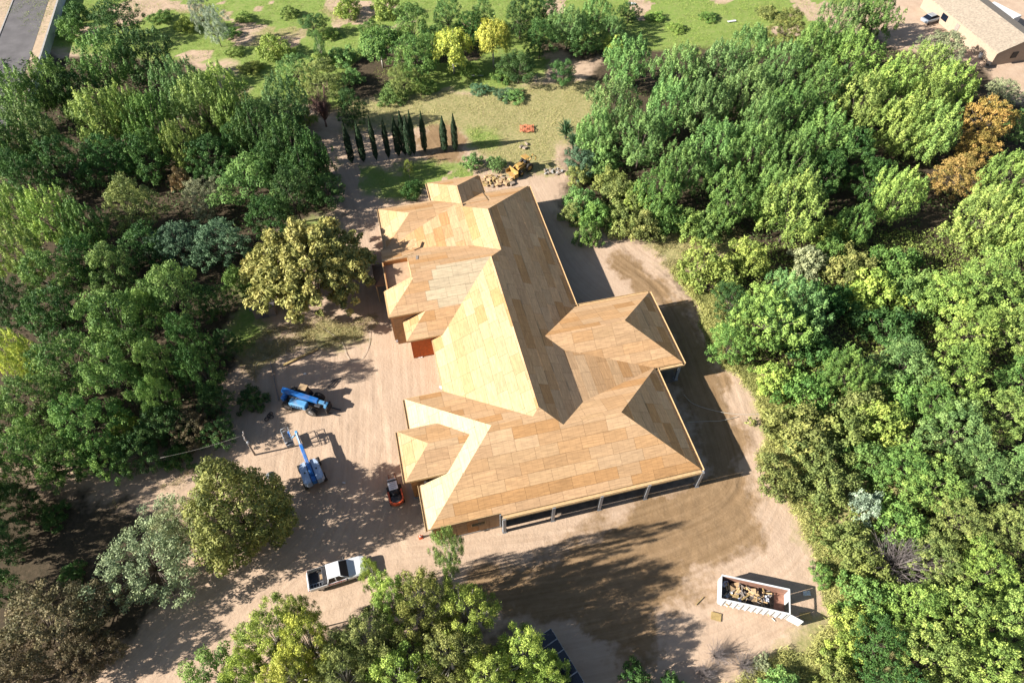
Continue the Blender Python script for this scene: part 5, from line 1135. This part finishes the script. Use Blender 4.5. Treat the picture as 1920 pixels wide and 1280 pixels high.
s = MB(); s.loft([ring(-2.2, .7, .4, .8), ring(-2.05, .86, .3, .92), ring(-.8, .9, .25, .95), ring(.9, .9, .25, .93), ring(2.0, .84, .3, .8), ring(2.2, .7, .4, .7)]); s.build('body', silver, cr)
s = MB(); s.loft([[(-1.75, -.76, .93), (1.05, -.76, .93), (1.05, .76, .93), (-1.75, .76, .93)], [(-1.1, -.6, 1.40), (.35, -.6, 1.40), (.35, .6, 1.40), (-1.1, .6, 1.40)]]); s.build('greenhouse', M['glass'], cr)
s = MB(); s.rbox((-.38, 0, 1.42), (1.45, 1.22, .07), .03); s.build('roof', silver, cr)
for x in (1.35, -1.35):
    for y in (-.78, .78): wheel(cr, x, y, .32, .2, None, 14, False)
# junk by the bungalow
for k, (x, y, lb) in enumerate(((1848, 92, 'dark box standing left of the bungalow'), (1852, 122, 'dark bin on the sand below the bungalow'), (1880, 108, 'grey crate against the near wall of the bungalow'), (1842, 104, 'white crate among clutter left of the bungalow'))):
    p = at(x, y, .4); c = empty('crate', (p.x, p.y, 0), k, lb, 'crate'); s = MB(); s.rbox((0, 0, .4), (1.0, .7, .78), .05); s.build('box', M['black'] if 'dark' in lb else M['white_worn'] if 'white' in lb else M['galvanised'], c); s = MB(); s.rbox((0, 0, .83), (1.06, .76, .07), .03); s.build('lid', M['dark_metal'] if 'dark' in lb else M['galvanised'], c)

# ------------------------------------------------------------------ solar canopy at the lower edge
sa, sb = at(1033, 1176, 2.5), at(1094, 1275, 2.5); ha = heading(sa, sb)
so = empty('solar_array', (sa.x, sa.y, 0), ha, 'black solar panel array half hidden under the feathery tree below', 'solar panels')
Ls = 8.6
for i in range(8):
    for j in range(3):
        if j == 2 and i > 5: continue
        x0 = .05 + i * 1.06; y0 = -.03 - j * 1.78
        p = MB(); p.add([(x0, y0, 2.5 - j * .25), (x0 + 1.0, y0, 2.5 - j * .25), (x0 + 1.0, y0 - 1.7, 2.26 - j * .25), (x0, y0 - 1.7, 2.26 - j * .25)] + [(x0, y0, 2.46 - j * .25), (x0 + 1.0, y0, 2.46 - j * .25), (x0 + 1.0, y0 - 1.7, 2.22 - j * .25), (x0, y0 - 1.7, 2.22 - j * .25)], [(0, 1, 2, 3), (7, 6, 5, 4), (0, 4, 5, 1), (1, 5, 6, 2), (2, 6, 7, 3), (3, 7, 4, 0)])
        q = p.build('solar_panel', M['solar'], so)
        fr = MB()
        for (xa, ya, xb, yb) in ((x0, y0, x0 + 1, y0), (x0, y0 - 1.7, x0 + 1, y0 - 1.7), (x0, y0, x0, y0 - 1.7), (x0 + 1, y0, x0 + 1, y0 - 1.7)):
            za = 2.51 - j * .25 + (ya - y0) * .141; zb = 2.51 - j * .25 + (yb - y0) * .141; fr.tube((xa, ya, za), (xb, yb, zb), .022, None, 4)
        fr.build('frame', M['galvanised'], q)
for i in range(3):
    for y, z in ((-.5, 2.3), (-4.6, 1.75)): MB().b2(.6 + i * 3.6, y - .06, 0, .72 + i * 3.6, y + .06, z).build('post', M['galvanised'], so)
for y, z in ((-.5, 2.31), (-4.6, 1.76)): MB().b2(0, y - .05, z, Ls, y + .05, z + .08).build('beam', M['galvanised'], so)

# ------------------------------------------------------------------ pole, wires, small things
pb = at(478, 852); up_ = empty('utility_pole', (pb.x, pb.y, 0), 0, 'short leaning utility pole behind the dense domed tree', 'pole')
MB().path([(0, 0, -.2), (.0, .02, 2.2), (.05, .05, 4.4)], .11, .085, 8).build('shaft', M['wood_old'], up_)
MB().box((.05, .05, 4.1), (.09, 1.2, .09), .4).build('crossarm', M['wood_old'], up_)
for k in (-.4, .4): MB().tube((.05 + k * -.39, .05 + k * .92, 4.15), (.05 + k * -.39, .05 + k * .92, 4.3), .04, .03, 6).build('insulator', M['white_paint'], up_)
MB().rbox((.13, -.1, 2.9), (.22, .22, .4), .04).build('meter_box', M['galvanised'], up_)
for k, (x, y, z, lb) in enumerate(((300, 858, 4.6, 'thin overhead wire running left from the utility pole'),)):
    p0 = Vector((pb.x + .05, pb.y + .05 - .4 * k, 4.3 - .05 * k)); p1 = at(x, y, z); s = MB(); s.path([p0.lerp(p1, t) - Vector((0, 0, 1.2 * t * (1 - t))) for t in np.linspace(0, 1, 12)], .011, .011, 4)
    tag(s.build('overhead_wire', M['hose']), lb, 'wire')
p = at(516, 905); ds = empty('satellite_dish', (p.x, p.y, 0), .5, 'small pale dish on a post at the right of the domed tree', 'dish')
MB().tube((0, 0, -.1), (0, 0, 1.6), .04).build('post', M['galvanised'], ds)
s = MB(); rings = []
for k in range(5):
    r = .06 + .11 * k; rings.append([(r * math.cos(a), r * math.sin(a) * .9, 1.62 + .9 * r * r) for a in np.linspace(0, 2 * math.pi, 17)[:-1]])
s.loft(rings, True, True); s.build('reflector', M['galvanised'], ds)
MB().tube((0, -.35, 1.7), (0, 0, 2.05), .02).build('feed_arm', M['steel'], ds)
p = at(789, 1007); cn = empty('traffic_cone', (p.x, p.y, 0), .3, 'small orange and white traffic cone left of the house corner', 'cone')
MB().rbox((0, 0, .02), (.42, .42, .04), .01).build('base', M['orange_paint'], cn); MB().tube((0, 0, .04), (0, 0, .3), .17, .12, 12).build('lower_cone', M['orange_paint'], cn)
MB().tube((0, 0, .301), (0, 0, .52), .12, .075, 12).build('white_band', M['white_paint'], cn); MB().tube((0, 0, .521), (0, 0, .72), .075, .03, 12).build('tip', M['orange_paint'], cn)
def plank(name, x0, y0, x1, y1, w, th, m, lab, cat='lumber', z=.035):
    a, b = at(x0, y0), at(x1, y1); c = (a + b) / 2; s = MB(); s.rbox((0, 0, th / 2), ((b - a).length, w, th), .006); o = s.build(name, M[m]); o.location = (c.x, c.y, z); o.rotation_euler = (0, 0, heading(a, b)); tag(o, lab, cat); return o
plank('lumber_beam', 532, 685, 596, 655, .28, .14, 'wood_gold', 'long golden beam lying near the hose above the telehandler')
plank('lumber_beam', 552, 673, 578, 662, .2, .08, 'wood_old', 'short grey plank lying against the long golden beam', z=.2) if False else None
plank('timber_edging', 508, 680, 523, 751, .12, .16, 'wood_old', 'dark straight timber edging left of the telehandler', 'edging')
plank('plywood_scrap', 1333, 1153, 1352, 1158, .75, .03, 'wood_gold', 'golden plywood scrap on the ground left of the dumpster', 'scrap')
plank('plywood_scrap', 1500, 1156, 1521, 1154, .7, .03, 'wood_gold', 'golden plywood scrap beside the open door of the dumpster', 'scrap')
plank('thin_stick', 1304, 1134, 1318, 1119, .07, .05, 'wood_gold', 'thin golden stick lying left of the dumpster', 'stick')
plank('white_stick', 1447, 1158, 1453, 1164, .07, .05, 'white_worn', 'short white stick beside the dumpster ribs', 'stick')
plank('lumber_beam', 1418, 852, 1434, 870, .3, .06, 'wood_new', 'pale board at the weedy right edge of the clearing')
plank('board', 1428, 0, 1446, 3, .5, .06, 'white_worn', 'white board lying on the far grass', 'board') if False else None
for k, (x0, y0, x1, y1) in enumerate(((620, 715, 640, 708), (615, 727, 631, 711), (622, 728, 634, 713))):
    plank('steel_bar', x0, y0, x1, y1, .07, .06, 'dark_metal', ('top' if k == 0 else 'left' if k == 1 else 'right') + ' dark steel bar of three in the shade beside the telehandler', 'bar', .035 + .01 * k)
def line(name, pts, r, m, lab, cat, z=.05):
    w = [at(*p) for p in pts]; pl = []
    for i in range(len(w) - 1):
        p0 = w[max(i - 1, 0)]; p1 = w[i]; p2 = w[i + 1]; p3 = w[min(i + 2, len(w) - 1)]
        for t in np.linspace(0, 1, 7)[:-1]: pl.append(.5 * ((2 * p1) + (p2 - p0) * t + (2 * p0 - 5 * p1 + 4 * p2 - p3) * t * t + (3 * p1 - p0 - 3 * p2 + p3) * t ** 3))
    pl.append(w[-1]); s = MB(); s.path([(q.x, q.y, z) for q in pl], r, r, 5); tag(s.build(name, M[m]), lab, cat)
line('hose', [(480, 700), (482, 680), (510, 668), (530, 653), (537, 658), (525, 680), (530, 695), (538, 688), (536, 665), (545, 640), (560, 610)], .022, 'hose', 'looped pale hose on the ground above the telehandler', 'hose')
line('hose', [(605, 615), (640, 640), (650, 665), (662, 678), (680, 672), (692, 645), (694, 620)], .022, 'hose', 'pale hose curving over the sand beside the plume clump', 'hose')
line('hose', [(1282, 740), (1300, 757), (1340, 770), (1385, 777), (1440, 776)], .03, 'hose', 'white hose crossing the building shadow on the right', 'hose')
line('cord', [(1285, 792), (1320, 790), (1350, 789), (1385, 781)], .025, 'hose', 'thin pale cord below the white hose on the right', 'cord')
# dark barrel, buckets, tyre hoops, litter
p = at(202, 1135); br = empty('barrel', (p.x, p.y, .3), 0, 'dark green barrel lying between the brown and grey trees', 'barrel'); br.rotation_euler = (0, 0, 1.75)
MB().tube((-.55, 0, 0), (.55, 0, 0), .29, None, 14).build('drum', mat('barrel_green', (.02, .06, .055), .4), br)
for x in (-.3, 0, .3): MB().tube((x - .02, 0, 0), (x + .02, 0, 0), .305, None, 14).build('hoop', M['dark_metal'], br)
for k, (x, y) in enumerate(((500, 786), (505, 779), (508, 776), (509, 782))):
    p = at(x, y); s = MB(); rg = []
    for i in range(13):
        a = 2 * math.pi * i / 12; rg.append([(math.cos(a) * (.22 + .05 * math.cos(b)), math.sin(a) * (.22 + .05 * math.cos(b)), .055 + .05 * math.sin(b)) for b in np.linspace(0, 2 * math.pi, 7)[:-1]])
    s.loft(rg, False, True); o = s.build('pipe_ring', M['rubber']); o.location = (p.x, p.y, .02); tag(o, f'small black ring on the dirt by the bushes, {ORD[k]} from the left of four', 'ring', 'black rings')
def rubble(name, cx, cy, n, rx, ry, smin, smax, mats, lab, cat, grp, seed, zmax=.1):
    g = random.Random(seed); c = at(cx, cy); items = []
    for i in range(n):
        a = g.random() * 6.283; r = math.sqrt(g.random()); x = c.x + math.cos(a) * r * rx; y = c.y + math.sin(a) * r * ry; sz = g.uniform(smin, smax)
        s = MB(); s.rbox((0, 0, 0), (sz, sz * g.uniform(.3, .8), sz * g.uniform(.2, .4)), sz * .06); o = s.build(name, M[g.choice(mats)]); o.location = (x, y, .08 + g.random() * zmax); o.rotation_euler = (g.uniform(-.2, .2), g.uniform(-.2, .2), g.random() * 3.14); items.append((pix(o.location)[0], o))
    items.sort(key=lambda t: t[0])
    for k, (x, o) in enumerate(items): tag(o, f'{lab}, {ORD[k]} from the left', cat, grp)
rubble('scrap_wood', 934, 341, 64, 2.6, 1.25, .3, .95, ['wood_new', 'cardboard', 'wood_gold', 'rock'], 'wood offcut in the pile beside the north bay', 'scrap', 'scrap pile behind the house', 31, .25)
rubble('stone', 1036, 323, 26, 1.5, .8, .25, .55, ['rock', 'concrete'], 'pale stone in the heap right of the yellow loader', 'stone', 'stones right of the loader', 32, .1)
rubble('stone', 985, 275, 5, .9, .6, .4, .9, ['rock'], 'lump of earth beside the hole in the dry grass', 'stone', 'lumps by the hole', 33, .12)
# orange netting heap
p = at(988, 243); s = MB(); gx_ = random.Random(9); nn_ = 9
for i in range(nn_):
    for ax in (0, 1):
        pts = []
        for j in range(nn_):
            u_, v_ = (i, j) if ax else (j, i); pts.append(((u_ / 8 - .5) * 2.2, (v_ / 8 - .5) * 1.8, .12 + .14 * math.sin(u_ * 1.3) * math.cos(v_ * 1.1) + .12))
        s.path(pts, .05, .05, 4)
o = s.build('safety_netting', M['mesh_orange']); o.location = (p.x, p.y, 0); tag(o, 'crumpled orange safety netting on the dry grass', 'netting')
# shed roof by the plume clump
p = at(490, 565, 2.0); sd = empty('shed', (p.x, p.y, 0), .25, 'small grey-roofed shed in the shade left of the plume clump', 'shed')
MB().b2(-1.3, -1.0, 0, 1.3, 1.0, 1.9).build('wall', M['wood_old'], sd)
s = MB(); e = [(-1.5, -1.2, 1.9), (1.5, -1.2, 1.9), (1.5, 1.2, 2.25), (-1.5, 1.2, 2.25)]; s.add(e + [(q[0], q[1], q[2] + .08) for q in e], [(3, 2, 1, 0), (4, 5, 6, 7), (0, 1, 5, 4), (1, 2, 6, 5), (2, 3, 7, 6), (3, 0, 4, 7)]); s.build('roof', M['grey_roof'], sd)
MB().b2(-.4, -1.04, 0, .4, -1.0, 1.75).build('door', M['grey_roof'], sd)
# litter on the sand
for k, (x, y, lb) in enumerate(((787, 668, 'white rag on the sand below the red wall'), (829, 727, 'white rag at the foot of the west eave'), (1383, 698, 'white paper at the right edge of the clearing'), (1512, 1112, 'small white scrap behind the dumpster'), (572, 701, 'tiny white scrap above the telehandler'), (645, 905, 'tiny white scrap in the shade by the loader'))):
    p = at(x, y); gq = random.Random(k); s = MB(); n5 = 5; z5 = .35 if k < 4 else .16
    s.add([((i / 4 - .5) * z5 * 2 + gq.uniform(-.04, .04), (j / 4 - .5) * z5 * 1.4 + gq.uniform(-.04, .04), gq.uniform(0, .12)) for j in range(5) for i in range(5)], [(j * 5 + i, j * 5 + i + 1, j * 5 + i + 6, j * 5 + i + 5) for j in range(4) for i in range(4)])
    o = s.build('litter', M['white_worn']); o.location = (p.x, p.y, .01); tag(o, lb, 'litter')
# white plank table among the weeping trees, white scrap boards in the far grass
for k, (x, y, L_, w_, rz, lb) in enumerate(((895, 142, 2.2, .7, .1, 'white board lying under the yellow weeping trees'), (1372, 41, 1.8, .5, .3, 'white sheet on the far grass behind the grove'), (1185, 8, 1.5, .7, -.2, 'white sheet on the grass at the far edge'))):
    p = at(x, y); o = MB().rbox((0, 0, 0), (L_, w_, .06), .02).build('white_board', M['white_worn']); o.location = (p.x, p.y, .12); o.rotation_euler = (.04, .02, rz); tag(o, lb, 'board')
